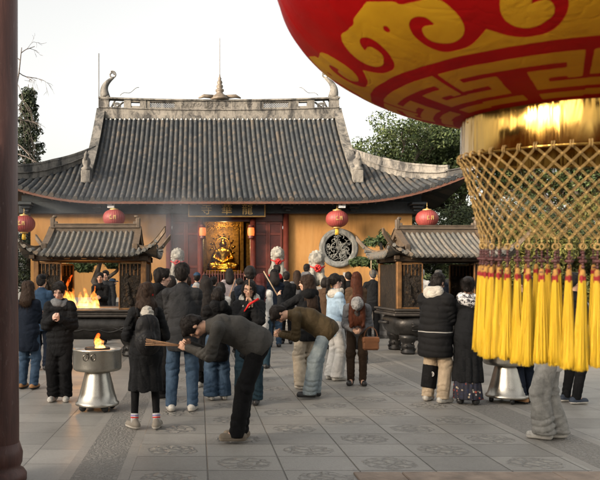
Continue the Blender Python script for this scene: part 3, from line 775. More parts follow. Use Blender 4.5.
for i, (u, v, lab) in enumerate(((337, 219, 'red silk lantern hanging above the round stone window'), (114, 218, 'red lantern under the eave above the ridge of the left censer roof'), (24, 224, 'red lantern half hidden by the wooden post at the left'), (427, 218.5, 'red lantern peeping over the ridge of the right censer roof'))):
    p = XZ(u, v, 28.3); g_ = 'red lanterns along the hall eave'
    if i == 0: L0.location = p; L0['label'] = lab; L0['group'] = g_
    else: dup(L0, p, 0, lab, g_)
def door_lamp(x, lab):
    r = root('door_lamp', lab, 'lamp', (x, WY-.42, 3.35), 0, 'lamps beside the doorway')
    f = MB(); f.lathe([(.05, .55), (.13, .52), (.12, .5), (.12, .02), (.13, 0), (.05, -.03)], 6); f.build('cap', RED2, r).scale = (1.02, 1.02, 1)
    n = NB('lamp_glow_' + lab[:4]); n.set((.6, .12, .03), .5, emis=(1, .16, .03), estr=.4)
    f = MB(); f.lathe([(.125, .1), (.14, .25), (.125, .42)], 12, cap=False); f.build('lit_pane', n.m, r)
door_lamp(.14, 'lit red lamp on the left jamb of the open doorway'); door_lamp(2.1, 'lit red lamp on the right jamb of the open doorway')
for u, lab in ((111, 'small white floodlight under the eave on the left half of the hall'), (342, 'small white floodlight under the eave above the round window lantern')):
    p = XZ(u, 206, 28.25); r = root('floodlight', lab, 'floodlight', p, 0, 'floodlights under the eave')
    f = MB(); f.box((-.14, -.06, -.08), (.14, .06, .08), bev=.015); f.build('housing', mat('white_plastic', (.62, .66, .68), .5), r)
    f = MB(); f.tube([(0, 0, .08), (0, .05, .3)], .015, 5); f.build('bracket', NAVY, r)

# ================================================================== roofed bronze incense burners
IRON = mat('dark_cast_bronze', (.032, .03, .028), .45, .55, var=.45, scale=7, bump=.4, bscale=22)
CARVED = None
def carved_mat():
    n = NB('carved_bronze_relief'); v = n.coord()
    d = n.noise(v, 9, 3, .5, 1.5); vv = n.mix(.25, v, n.comb(d, d, d))
    e = n.voro(vv, 13); e2 = n.noise(v, 30, 4, .7, 1.)
    h = n.math('ADD', n.math('MULTIPLY', e, -1.2), e2)
    c = n.ramp(h, [(.0, (.022, .016, .011)), (.35, (.075, .048, .024)), (.7, (.16, .10, .045))])
    return n.set(c, .5, .35, n.bump(h, 1., .05))
CARVED = carved_mat()
BRZ = mat('brown_gilt_bronze', (.17, .085, .03), .5, .45, var=.45, scale=8, bump=.3, bscale=30)
def censer(label, loc, hw=1.19, rl=.95):
    r = root('incense_burner', label, 'incense burner', loc, 0, 'roofed bronze incense burners')
    hd_ = .82
    for sx in (-1, 1):
        for sy in (-1, 1):
            f = MB(); f.lathe([(.13, 0), (.16, .03), (.15, .07), (.11, .1), (.14, .14), (.15, .19), (.12, .23), (.15, .27), (.19, .34), (.2, .42)], 14, (sx*.8, sy*.52, 0))
            for k in range(6):
                a = k*PI/3; f.ball((sx*.8 + .14*math.cos(a), sy*.52 + .14*math.sin(a), .1 + .07*(k % 3)), .035, 6, 4)
            f.build('leg', IRON, r)
    # bowl: rounded-octagon rings
    f = MB(); prof = [(.70, .36), (.88, .385), (1.0, .47), (1.07, .60), (1.08, .70), (1.03, .80), (.99, .84)]
    a = np.linspace(0, 2*PI, 65)[:-1]; rings = []
    for s_, z in prof:
        cx_ = np.sign(np.cos(a))*np.abs(np.cos(a))**.42*hw*.93*s_; cy_ = np.sign(np.sin(a))*np.abs(np.sin(a))**.42*hd_*.95*s_
        rings.append(np.stack([cx_, cy_, np.full(64, z)], 1))
    P = np.array(rings); P = np.concatenate([P, P[:, :1]], 1); f.grid(P, True, flip=True); f.add(P[0][:-1], [list(range(64))[::-1]])
    for sg in (-1, 1):
        t = np.linspace(0, PI, 9); f.tube(np.stack([sg*(hw*1.0 + .14*np.sin(t)), .2*np.cos(t), .68 + 0*t], 1), .035, 7)
    # dragon relief on the bowl front
    for k in range(3):
        t = np.linspace(0, 1, 26); f.tube(np.stack([-.8 + 1.6*t, -hd_*.95*1.035 - .012 + 0*t, .62 + (.05 + .02*k)*np.sin(9*t + 2.1*k)], 1), .018, 6)
    f.build('bowl', IRON, r)
    f = MB(); f.box((-hw*1.06, -hd_*1.08, .842), (hw*1.06, hd_*1.08, .90), bev=.02); f.box((-hw*1.02, -hd_*1.03, .902), (hw*1.02, hd_*1.03, .955), bev=.015); f.box((-hw*1.06, -hd_*1.08, .957), (hw*1.06, hd_*1.08, 1.0), bev=.015)
    f.build('rim_slab', mat('burner_slab', (.06, .052, .045), .5, .4, var=.4, bump=.3), r)
    f = MB(); f.box((-hw*.9, -hd_*.85, 1.0), (hw*.9, hd_*.85, 1.03)); f.build('ash_bed', mat('grey_ash', (.22, .2, .18), .95, bump=.8, bscale=30), r)
    for sx in (-1, 1):
        for sy in (-1, 1):
            f = MB(); x = sx*(hw-.07); y = sy*(hd_-.05); f.box((x-.055, y-.055, 1.0), (x+.055, y+.055, 2.02), bev=.012); f.build('post', BRZ, r)
    for sx in (-1, 1):     # pierced side walls
        f = MB(); x = sx*(hw-.07); f.box((x-.025, -hd_+.11, 1.0), (x+.025, hd_-.11, 1.98)); f.build('side_panel', CARVED, r)
        for sy in (-1, 1):
            f = MB(); y = sy*(hd_-.06); x0, x1 = sorted((sx*(hw-.13), sx*(hw-.56)))
            f.box((x0, y-.022, 1.04), (x1, y+.022, 1.96))
            for q in (0.16, .3, .44, .6, .74):      # figures in high relief
                f.ball(((x0+x1)/2 + .06*math.sin(q*40), y + sy*.03, 1.08 + q*.5), (.07 - .03*q, .05, .08), 8, 6)
                f.ball(((x0+x1)/2 - .1*math.cos(q*30), y + sy*.02, 1.06 + q*1.1), (.05, .04, .05), 7, 5)
            f.build('carved_panel', CARVED, r)
            f = MB(); f.box((x0-.03, y-.035, 1.0), (x0-.002, y+.035, 1.98), bev=.006); f.box((x1+.002, y-.035, 1.0), (x1+.03, y+.035, 1.98), bev=.006); f.box((x0, y-.03, 1.965), (x1, y+.03, 1.998)); f.box((x0, y-.03, 1.002), (x1, y+.03, 1.035))
            for k in range(5): f.box((x0+.04+.08*k, y-.03, 1.72), (x0+.055+.08*k, y+.03, 1.96))
            f.build('panel_frame', BRZ, r)
    DKW = mat('dark_bronze_beam', (.05, .034, .022), .5, .5, var=.4, bump=.3)
    f = MB(); 
    for sy in (-1, 1): f.box((-hw-.02, sy*(hd_-.05)-.06, 2.022), (hw+.02, sy*(hd_-.05)+.06, 2.14), bev=.012)
    for sx in (-1, 1): f.box((sx*(hw-.07)-.06, -hd_+.1, 2.03), (sx*(hw-.07)+.06, hd_-.1, 2.135), bev=.012)
    for x in np.arange(-hw, hw+.1, .36): f.box((x-.06, -hd_-.1, 2.06), (x+.06, -hd_+.0, 2.15), bev=.01)
    f.box((-hw*1.0, -hd_*.95, 2.142), (hw*1.0, hd_*.95, 2.2)); f.build('beam', DKW, r)
    q = Roof((0, 0, 0), hw+.20, hd_+.34, rl, 2.14, .33, .13, .27, .6, 2.2, .10)
    ro = roof_tiles(q, .115, .037, 9, .05).build('roof', TILE2, r, uv=True)
    zr = q.zz(q.D)
    f = MB(); P = [np.array([x, 0, zr]) for x in np.linspace(-rl-.02, rl+.02, 14)]
    strip(f, P, .07, .13, .015, .1); strip(f, [p + np.array([0, 0, .087]) for p in P], .06, .07, .02, 0)
    for sg in (-1, 1):
        x = sg*(rl-.01); f.box((x-.05, -.05, zr-.04), (x+.05, .05, zr+.30), bev=.02); f.box((min(x, x-sg*.1)-.01, -.04, zr+.15), (max(x, x-sg*.1)+.01, .04, zr+.22), bev=.015); f.tube([(x, 0, zr+.28), (x-sg*.03, 0, zr+.33), (x-sg*.08, 0, zr+.31)], .035, 6)
    f.build('ridge', mat('burner_ridge', (.105, .08, .058), .6, .3, var=.3, bump=.4), ro)
    LITR = mat('burner_hip', (.12, .085, .055), .6, .25, var=.35, bump=.4)
    for sg in (-1, 1):
        for sd_ in (-1, 1):
            f = MB(); P = [q.front(sg*(rl+.0), d, .0, sd_) for d in np.linspace(q.D, .32, 9)]; strip(f, P, .085, .09, .02)
            e = P[-1]; f.box((e[0]-.06, e[1]-.05, e[2]-.02), (e[0]+.06, e[1]+.05, e[2]+.13), bev=.02)
            dd = np.linspace(q.dg, -.1, 12); P = [q.front(sg*(q.W-d), max(d, 0), .0, sd_) + np.array([sg*max(0, -d)*.7, sd_*max(0, -d)*.7, max(0, -d)*1.2]) for d in dd]
            strip(f, P, .06, .05, .012)
            f.build('hip_ridge', LITR, ro)
        pts = [(s_*(q.D - d), q.zz(d) + .0) for s_, d in [(-1, k) for k in np.linspace(q.dg, q.D, 6)] + [(1, k) for k in np.linspace(q.D, q.dg, 6)]]
        f = MB(); f.prism(pts, sg*(rl-.06)-.015, sg*(rl-.06)+.015, 0); f.build('gable', LITR, ro)
    return r
CL = (-2.28, 15.85); CR = (5.38, 16.3)
cen = censer('roofed bronze incense burner with a fire blazing inside it', (*CL, 0))
cen2 = censer('roofed bronze incense burner without a fire, beside the puffer coat man on the right', (*CR, 0), 1.14, .9)

def flame_mat(name, z0, z1, strength):
    """glowing gas: emission through the flame's volume, bright and yellow in the thick core, red and ragged at the tips"""
    n = NB(name); n.n.remove(n.b); v = n.coord(); x, y, z = n.sep(v); f = n.math('DIVIDE', n.math('SUBTRACT', z, z0), z1 - z0)
    sc = .6/(z1 - z0)
    vd = n.comb(x, y, n.math('MULTIPLY', z, .75)); k = n.noise(vd, 11*sc, 3, .6, .6); k2 = n.noise(vd, 26*sc, 2, .6, .8)
    body = n.ramp(n.math('ADD', n.math('MULTIPLY', k, .75), n.math('MULTIPLY', k2, .25)), [(.40, 0), (.56, 1)])
    f2 = n.math('ADD', f, n.math('MULTIPLY', n.math('SUBTRACT', k2, .5), .6))
    c = n.ramp(f2, [(.0, (1, .50, .13)), (.4, (1, .36, .06)), (.75, (1, .20, .02)), (1., (1, .10, .008))])
    e = n.new('ShaderNodeEmission'); n.put(e.inputs['Color'], c); n.put(e.inputs['Strength'], n.math('MULTIPLY', body, strength))
    n.t.links.new(e.outputs[0], n.n['Material Output'].inputs['Volume']); return n.m
def flame(name, label, loc, tongues, m, seed, h=.012):
    r = root(name, label, 'fire', loc); g0 = np.random.default_rng(seed)
    zmax = max(t[3] for t in tongues) + .1
    g = SD((-.6, -.35, -.03), (.6, .35, zmax), h)
    for (x, y, rad, hh) in tongues:
        P = np.array([x, y, 0.]); ph = g0.uniform(0, 6); n_ = 7
        for i in range(n_):
            t = (i+1)/n_; Q = np.array([x + .09*hh*math.sin(ph + 6*t)*t + .02*hh, y + .06*hh*math.cos(ph + 5*t)*t, hh*t])
            ra = rad*(1 - i/n_)**.7*(.75 + .6*math.sin(PI*min(1, (i+.6)/n_*1.4))); rb = max(.006, rad*(1 - (i+1)/n_)**.7*(.75 + .6*math.sin(PI*min(1, (i+1.6)/n_*1.4)) if i < n_-1 else .2))
            g.cone(P, Q, max(ra, .008), rb, .03); P = Q
    g.wrinkle(.03, 26, seed, 1.2)
    g.build('flame', m, r)
    pl = bpy.data.lights.new('fire_light', 'POINT'); pl.energy = 22*zmax**2; pl.color = (1, .42, .10); pl.shadow_soft_size = .2; po = bpy.data.objects.new('fire_light', pl); COL.objects.link(po); po.parent = r; po.location = (0, 0, zmax*.55); return r
flame('fire', 'tall orange blaze burning on the ash of the left incense burner', (-2.52, 15.25, 1.02),
      [(-.33, 0, .085, .58), (-.2, .05, .075, .44), (-.12, .0, .05, .26), (.0, .05, .06, .36), (.14, .0, .075, .3), (.26, .06, .06, .46), (.34, 0, .06, .34), (-.26, .1, .055, .70), (.08, .1, .035, .55)], flame_mat('fire_glow', 0, .6, 9.), 4)

# stainless steel brazier
STEEL = None
def steel():
    n = NB('brushed_steel'); v = n.coord(); x, y, z = n.sep(v); a = n.math('ARCTAN2', y, x)
    f = n.noise(n.comb(n.math('MULTIPLY', a, 3), n.math('MULTIPLY', z, 60), 0.), 6, 3)
    c = n.ramp(n.noise(v, 5, 4), [(.3, (.36, .335, .29)), (.7, (.52, .49, .43))])
    return n.set(c, n.ramp(f, [(.3, .24), (.7, .42)]), 1., n.bump(f, .06, .004))
STEEL = steel()
bx, by = G(97.5, 410)
bz = root('steel_brazier', 'stainless steel brazier on castors with a broad bowl and a small flame', 'brazier', (bx, by, 0))
f = MB(); f.lathe([(.262, .07), (.268, .075), (.268, .10), (.245, .115), (.215, .22), (.185, .34), (.155, .46), (.148, .5)], 40, smooth=True); f.build('stand', STEEL, bz)
f = MB(); f.lathe([(.15, .49), (.27, .495), (.292, .51), (.298, .54), (.298, .735), (.303, .74), (.303, .76), (.285, .765), (.28, .73), (.26, .715), (.001, .71)], 44); f.build('bowl', STEEL, bz)
f = MB()
for sx in (-.1, -.01):
    t = np.linspace(0, 2*PI, 17)[:-1]; f.tube(np.stack([sx + .028*np.cos(t), np.full(16, -.305), .675 + .035*np.sin(t)], 1), .008, 6, closed=True); f.box((sx-.02, -.303, .70), (sx+.02, -.29, .72))
f.build('ring_handles', mat('handle_steel', (.2, .18, .15), .3, 1.), bz)
f = MB(); f.lathe([(.14, .73), (.16, .76), (.15, .775), (.10, .77), (.001, .755)], 20); f.build('burner_cup', mat('sooty_cup', (.03, .024, .02), .6, .6), bz)
for k in range(4):
    a = k*PI/2 + .6; f = MB(); f.lathe([(.001, -.022), (.04, -.02), (.046, 0), (.04, .02), (.001, .022)], 12, (.2*math.cos(a), .2*math.sin(a), .046), ax=[[0, 1, 0], [0, 0, 1], [1, 0, 0]]); f.box((.2*math.cos(a)-.02, .2*math.sin(a)-.025, .05), (.2*math.cos(a)+.02, .2*math.sin(a)+.025, .085)); f.build('castor', mat('black_rubber', (.015, .015, .015), .6), bz)
flame('fire', 'small yellow flame on top of the steel brazier', (bx + .02, by, .765), [(0, 0, .045, .12), (-.03, .02, .03, .17), (.04, 0, .025, .09)], flame_mat('small_fire_glow', 0, .16, 26.), 9, .006)

# second brazier seen below the tassels
bx2, by2 = G(507, 402)
b2 = dup(bz, (bx2, by2, 0), .9, 'steel brazier standing between the long black coat and the tan boots', None)

# ================================================================== stone lions and their red cloth balls
LSTONE = weathered('pale_lion_stone', (.36, .34, .29), (.19, .18, .155), 5)
def lion_mesh():
    g = SD((-.5, -.6, -.02), (.5, .55, 1.5), .018)
    g.ell((0, .1, .38), (.34, .36, .38)); g.cone((0, -.02, .45), (0, -.12, .95), .28, .25, .1); g.ell((0, -.2, 1.12), (.27, .26, .27)); g.ell((0, -.4, 1.04), (.17, .13, .13)); g.ell((0, -.44, 1.1), (.1, .08, .05))
    for s_ in (-1, 1):
        g.cone((s_*.18, -.22, .75), (s_*.18, -.34, .1), .11, .085, .05); g.ell((s_*.18, -.4, .06), (.1, .14, .07)); g.ell((s_*.3, -.02, .22), (.14, .3, .22)); g.ell((s_*.3, -.25, .06), (.1, .18, .07))
        g.ell((s_*.26, -.12, 1.18), (.06, .08, .1)); g.ell((s_*.1, -.41, 1.19), (.06, .05, .05)); 
        for k in range(5): g.ell((s_*(.2+.05*math.sin(k)), -.05-.04*k, .8+.12*k), (.09, .09, .08), k=.02)
    for k in range(7): a = k*PI/6; g.ell((.24*math.cos(a), -.06, 1.15+.24*math.sin(a)), (.085, .1, .085), k=.02)
    g.cone((-.13, -.43, 1.0), (.13, -.43, 1.0), .035, .035, .02, sub=True)
    g.wrinkle(.012, 40, 5); return g.mesh()
LV, LQ = lion_mesh()
def lion(label, x, y, z0, sc, ped):
    r = root('stone_lion', label, 'statue', (x, y, z0), 0, 'stone guardian lions in front of the hall')
    o = link_mesh('lion', LV*sc, LQ, LSTONE, r, loc=(0, 0, ped))
    f = MB(); w_ = .48*sc; f.box((-w_, -w_*1.2, 0), (w_, w_*1.1, ped*.2), bev=.02); f.box((-w_*.85, -w_*1.05, ped*.203), (w_*.85, w_*.95, ped*.82), bev=.015); f.box((-w_, -w_*1.2, ped*.823), (w_, w_*1.1, ped-.002), bev=.02)
    f.build('pedestal', mat('platform_stone', (.3, .285, .255)), r)
    b = root('red_cloth_ball', 'red rosette on the chest of the ' + label.replace('weathered stone lion', 'lion'), 'decoration', (x, y - .42*sc, z0 + ped + .72*sc), 0, 'red rosettes on the stone lions')
    f = MB(); g0 = random.Random(int(x*10))
    for k in range(60):
        a = g0.uniform(0, 6.28); p_ = math.acos(g0.uniform(-1, 1)); d_ = np.array([math.sin(p_)*math.cos(a), .6*math.sin(p_)*math.sin(a), math.cos(p_)])*.12*sc; f.ball(d_, .045*sc, 6, 4)
    f.build('petals', mat('bright_red_cloth', (.42, .018, .015), .7, bump=.4), b)
    f = MB()
    for s_ in (-1, 1): f.tube([(s_*.09*sc, 0, 0), (s_*.25*sc, .1*sc, .06*sc), (s_*.32*sc, .28*sc, .1*sc)], .03*sc, 6)
    f.build('ribbon', mat('bright_red_cloth', (.42, .018, .015), .7), b)
lion('large weathered stone lion beside the round window', 4.38, 26.9, .42, .92, 1.0)
lion('small weathered stone lion on the right side of the doorway', 3.0, 27.6, .42, .8, 1.35)
lion('small weathered stone lion on the left side of the doorway', -.82, 27.6, .42, .8, 1.3)

# ================================================================== trees and shrubs
def leaf_mat(name, cols, rough=.55):
    n = NB(name); g = n.new('ShaderNodeNewGeometry'); f = g.outputs['Random Per Island']; o = n.coord()
    f = n.math('ADD', n.math('MULTIPLY', f, .6), n.math('MULTIPLY', n.noise(o, .9, 3, .6), .5))
    c = n.ramp(f, [(.2, cols[0]), (.55, cols[1]), (.85, cols[2])])
    m = n.set(c, rough, 0, spec=.3); return m
BARK = mat('dark_bark', (.075, .06, .047), .9, var=.4, scale=8, bump=.8, bscale=20)
def leaves(clumps, n, size, seed, flat=.0, drop=0.):
    """leaf-sized rhombs through the volume of many clumps; returns verts, quads"""
    g = np.random.default_rng(seed); C = np.array([c[:3] for c in clumps]); Rr = np.array([c[3] for c in clumps])
    wgt = Rr**2; idx = g.choice(len(C), n, p=wgt/wgt.sum())
    d = g.normal(size=(n, 3)); d /= np.linalg.norm(d, axis=1)[:, None]; rad = Rr[idx]*(.45 + .6*g.random(n)**.6)
    P = C[idx] + d*rad[:, None]*np.array([1, 1, .8 if flat == 0 else flat])
    N = d*.7 + g.normal(size=(n, 3))*.6 + np.array([0, 0, .35]); N /= np.linalg.norm(N, axis=1)[:, None]
    A = np.cross(N, g.normal(size=(n, 3))); A /= np.linalg.norm(A, axis=1)[:, None]; B = np.cross(N, A)
    s_ = size*(.6 + .8*g.random(n))[:, None]
    V = np.stack([P - A*s_, P - B*s_*.45 + N*s_*.12, P + A*s_, P + B*s_*.45 + N*s_*.12], 1).reshape(-1, 3)
    return V, np.arange(n*4).reshape(n, 4)
def branches(mb, p, d, L, r, depth, tips, g, spread=.75, up=.15, minr=.012, kids=(2, 4)):
    n = 5; P = [np.array(p, float)]; d = np.array(d, float)
    for i in range(n):
        d = d + np.array([g.gauss(0, .16), g.gauss(0, .16), g.gauss(0, .1) + up*.2]); d /= np.linalg.norm(d); P.append(P[-1] + d*L/n)
    mb.tube(P, np.linspace(r, r*.6, n+1), 7 if r > .05 else 4, cap=False)
    if depth == 0: tips.append(P[-1]); return
    if depth <= 2: tips.append(P[3])
    for k in range(g.randint(*kids)):
        i = g.randint(2, n); q = d + np.array([g.gauss(0, spread), g.gauss(0, spread), g.gauss(up, spread*.5)]); q /= np.linalg.norm(q)
        branches(mb, P[i], q, L*g.uniform(.55, .8), max(minr, r*.55), depth-1, tips, g, spread, up, minr, kids)
def broad_tree(name, label, loc, h, trunk, cr, lm, seed, n=9000, size=.13, group=None, depth=3, csz=1.0, base=.35):
    r = root(name, label, 'tree', loc, 0, group); g = random.Random(seed); t = MB(); tips = []
    branches(t, (0, 0, -.1), (g.gauss(0, .08), g.gauss(0, .08), 1), h*base, trunk, 0, [], g)
    top = np.array([0, 0, h*base - .1])
    for k in range(6):
        a = k*PI/3 + g.uniform(-.3, .3); branches(t, top + np.array([0, 0, g.uniform(-.2, .2)*h*.2]), (math.cos(a)*g.uniform(.4, 1), math.sin(a)*g.uniform(.4, 1), g.uniform(.5, 1.1)), h*.3, trunk*.55, depth, tips, g, .7, .3)
    t.build('trunk', BARK, r)
    T = np.array(tips); C = np.array([0, 0, h - cr[1]]); q = (T - C)/np.array([cr[0], cr[0], cr[1]]); L = np.linalg.norm(q, axis=1); q[L > 1] /= L[L > 1][:, None]
    T = C + q*np.array([cr[0], cr[0], cr[1]])
    extra = rng.normal(size=(26, 3)); extra /= np.linalg.norm(extra, axis=1)[:, None]; extra = C + extra*np.array([cr[0], cr[0], cr[1]])*.9
    cl = [(*p, g.uniform(.45, .95)*csz) for p in T] + [(*p, g.uniform(.5, 1.1)*csz) for p in extra]
    V, F = leaves(cl, n, size, seed); link_mesh('crown', V, F, lm, r, False); return r
def bush(name, label, loc, rx, rz_, lm, seed, n=5000, size=.07, group=None, cat='shrub'):
    r = root(name, label, cat, loc, 0, group); g = random.Random(seed); t = MB()
    for k in range(6): a = k*1.05; t.tube([(0, 0, 0), (.3*rx*math.cos(a), .3*rx*math.sin(a), rz_*.7), (.7*rx*math.cos(a), .7*rx*math.sin(a), rz_*1.3)], [.07, .04, .015], 6)
    t.build('stem', BARK, r); cl = []
    for k in range(46):
        a = g.uniform(0, 6.28); e = math.asin(g.uniform(-.75, 1)); q = g.uniform(.55, .92)
        cl.append((rx*q*math.cos(a)*math.cos(e), rx*q*math.sin(a)*math.cos(e), rz_*(1 + .98*q*math.sin(e)), rx*g.uniform(.2, .34)))
    V, F = leaves(cl, n, size, seed); V[:, 2] = np.maximum(V[:, 2], .03); link_mesh('crown', V, F, lm, r, False); return r
LG = leaf_mat('camphor_leaves', [(.018, .032, .012), (.05, .075, .024), (.10, .125, .045)])
LD = leaf_mat('dark_shrub_leaves', [(.016, .026, .012), (.038, .054, .022), (.07, .085, .033)])
LY = leaf_mat('yellowish_leaves', [(.03, .036, .01), (.085, .09, .02), (.17, .155, .04)])
LP = leaf_mat('pine_needles', [(.02, .035, .014), (.04, .066, .024), (.075, .105, .035)], .6)
LC = leaf_mat('conifer_needles', [(.012, .02, .012), (.025, .038, .018), (.05, .062, .03)], .6)
gT = 'trees behind the hall'
broad_tree('camphor_tree', 'large camphor tree rising behind the right hip of the hall roof', (11.6, 42, 0), 12.0, .36, (4.3, 3.3), LG, 3, 42000, .095, gT)
broad_tree('camphor_tree', 'tall thick limbed camphor tree beside the brass lantern collar', (16.6, 44, 0), 12.6, .5, (4.6, 3.4), LG, 8, 36000, .095, gT)
broad_tree('camphor_tree', 'far camphor tree seen through the cord net of the lantern', (22.0, 40, 0), 11.5, .4, (5.2, 4.0), LG, 5, 30000, .11, gT)
for i, (x, y, rx, rz_, lab, m) in enumerate((
    (10.4, 33.0, 1.7, 2.1, 'dark rounded shrub at the right end wall of the hall', LD), (12.6, 32.0, 2.1, 2.55, 'tall dark shrub under the right roof corner', LD),
    (12.2, 26.5, 1.5, 1.5, 'broad green shrub behind the right incense burner', LG), (15.3, 31, 2.4, 2.6, 'dark shrub directly behind the lantern net', LD),
    (11.2, 23.6, 1.7, 1.9, 'yellow green shrub behind the left edge of the tassels', LY), (14.0, 24.2, 1.9, 2.4, 'tall yellow green shrub behind the middle of the tassels', LY), (16.8, 24.5, 1.9, 2.3, 'yellow green shrub behind the rightmost tassels', LY), (18.6, 30.0, 2.5, 2.9, 'large dark shrub at the far right edge', LD), (14.2, 35.0, 2.9, 3.1, 'tallest dark shrub standing far behind the cord net', LD), (11.6, 37.5, 2.3, 2.9, 'dark tree like shrub behind the right end of the hall roof', LD), (17.6, 36.5, 2.6, 3.0, 'dark shrub far behind the brass lantern collar', LD), (21.2, 34.0, 2.6, 3.1, 'outermost tall dark shrub at the right', LD),
    (7.4, 22.6, 1.0, .92, 'bright green clipped shrub seen through the right incense burner', LG), (8.75, 22.9, 1.0, .95, 'green shrub right of the clipped one inside the burner opening', LG))):
    bush('shrub', lab, (x, y, 0), rx, rz_, m, 20+i, 15000 if rx > 1.2 else 6000, .065 if rx > 1.2 else .05, 'shrubs to the right of the hall')
def conifer(label, loc, h, wd, seed):
    r = root('conifer_tree', label, 'tree', loc, 0, 'conifers at the left'); g = random.Random(seed); t = MB(); t.tube([(0, 0, 0), (.1, 0, h*.5), (0, 0, h)], [.22, .14, .02], 8); cl = []
    for k in range(70):
        z = h*(.12 + .86*k/70); q = wd*(1 - (k/70)**1.3) + .15; a = k*2.4; t.tube([(0, 0, z), (q*math.cos(a), q*math.sin(a), z - .1*q)], [.04, .012], 4)
        for s_ in (.35, .65, .95): cl.append((q*s_*math.cos(a), q*s_*math.sin(a), z - .05*q + g.uniform(-.1, .1), .28 + .3*(1-s_)))
    t.build('trunk', BARK, r); V, F = leaves(cl, 11000, .11, seed); link_mesh('crown', V, F, LC, r, False)
conifer('dark conifer beside the wooden post above the left roof corner', (-10.9, 46, 0), 14.2, 2.1, 4); conifer('lower dark conifer behind the left roof corner', (-12.6, 44, 0), 11.0, 2.2, 6)
bt = root('bare_tree', 'leafless tree with thin drooping twigs against the white sky', 'tree', (-10.6, 40, 0), 0); g = random.Random(12); t = MB()
t.tube([(0, 0, 0), (.1, 0, 5), (-.05, 0, 9), (.5, 0, 11.6), (1.0, 0, 13.2), (1.25, 0, 14.6)], [.2, .17, .13, .085, .06, .035], 7)
for (p, d, L, r_) in (((1.2, 0, 14.3), (.9, 0, .4), 1.3, .03), ((1.1, 0, 13.9), (-.8, 0, .5), 1.2, .03), ((1.0, 0, 13.2), (.9, .2, -.3), 1.6, .032), ((.8, 0, 12.6), (.9, -.2, -.55), 1.7, .03), ((.5, 0, 11.6), (.9, 0, -.25), 1.5, .035), ((.2, 0, 10.4), (.8, .1, .45), 2.0, .045), ((.0, 0, 9.6), (1, 0, -.35), 2.6, .05), ((.0, 0, 8.8), (1, -.1, -.2), 2.9, .05), ((.05, 0, 8.2), (1, .1, -.3), 3.2, .05), ((0, 0, 11.0), (-.7, 0, .5), 1.6, .04)):
    branches(t, p, d, L, r_, 3, [], g, .5, -.2, .011, (2, 3))
t.V = [q*np.array([.6, 1, 1]) for q in t.V]; t.build('trunk', mat('grey_bare_bark', (.12, .10, .088), .9), bt)
def cloud_pine(label, loc, pads, trunk, seed, plant=True):
    r = root('cloud_pine', label, 'tree', loc, 0, 'pruned pines in stone planters'); t = MB()
    for P, ra in trunk: t.tube(P, ra, 8)
    t.build('trunk', BARK, r); cl = []; g = random.Random(seed)
    for (x, y, z, rx, h) in pads:
        for k in range(26): a = g.uniform(0, 6.28); q = math.sqrt(g.random()); cl.append((x + rx*q*math.cos(a), y + rx*q*math.sin(a), z + h*(1 - q*q)*g.uniform(.2, .9), .1 + .05*g.random()))
    V, F = leaves(cl, 1800*len(pads), .05, seed); link_mesh('crown', V, F, LP, r, False)
    p = root('stone_planter', 'stone planter under the ' + label, 'planter', loc, 0, 'stone planters'); f = MB(); f.lathe([(.5, 0), (.55, .1), (.5, .2), (.62, .6), (.72, .9), (.72, 1.0), (.64, 1.0), (.6, .92), (.001, .9)], 6, phase=.3, smooth=False); f.build('bowl', mat('planter_stone', (.16, .15, .14), .8, bump=.4), p)
cloud_pine('pruned pine with a round crown left of the right incense burner', (5.35, 20.6, 0), [(-.15, 0, 2.62, .52, .45), (-.62, .1, 2.12, .34, .2), (-.1, -.1, 2.02, .36, .22), (.35, .1, 2.25, .3, .22)],
           [([(0, 0, .85), (.2, 0, 1.3), (-.05, 0, 1.9), (-.15, 0, 2.7)], [.13, .11, .08, .04]), ([(.1, 0, 1.5), (-.3, 0, 1.9), (-.62, .1, 2.15)], [.06, .05, .025])], 31)
cloud_pine('pruned pine seen through the burning left incense burner', (-2.9, 20.6, 0), [(.1, 0, 2.1, .62, .35), (-.55, .1, 1.95, .4, .25), (.75, .1, 2.05, .4, .25)],
           [([(0, 0, .85), (.15, 0, 1.2), (-.1, 0, 1.6), (.1, 0, 2.2)], [.13, .12, .1, .05]), ([(.0, 0, 1.5), (.5, 0, 1.85), (.75, .1, 2.1)], [.07, .05, .03])], 37)

# ================================================================== the gate the camera stands in: wooden post
pm = NB('worn_red_brown_paint'); v = pm.coord()
st = pm.noise(pm.scale(v, (1, 1, .12)), 14, 5, .65, .5); sc = pm.noise(pm.scale(v, (1, 1, .3)), 30, 4, .7)
c = pm.ramp(st, [(.35, (.045, .017, .013)), (.6, (.085, .034, .026)), (.8, (.12, .062, .05))]); c = pm.mix(pm.ramp(sc, [(.62, 0), (.72, .5)]), c, (.17, .12, .105))
POST = pm.set(c, .55, 0, pm.bump(pm.math('ADD', st, pm.math('MULTIPLY', sc, .5)), .4, .01))
pr = root('wooden_post', 'worn red brown wooden gate post at the left edge', 'post', (-1.60, 5.75, 0))
f = MB(); f.lathe([(.152, .0), (.16, .03), (.16, .5), (.15, 1.6), (.148, 4.3)], 28); f.build('shaft', POST, pr)
f = MB(); f.lathe([(.22, -.0), (.22, .05), (.2, .08), (.166, .1), (.185, .14), (.19, .22), (.165, .3)], 28); f.build('base', POST, pr)

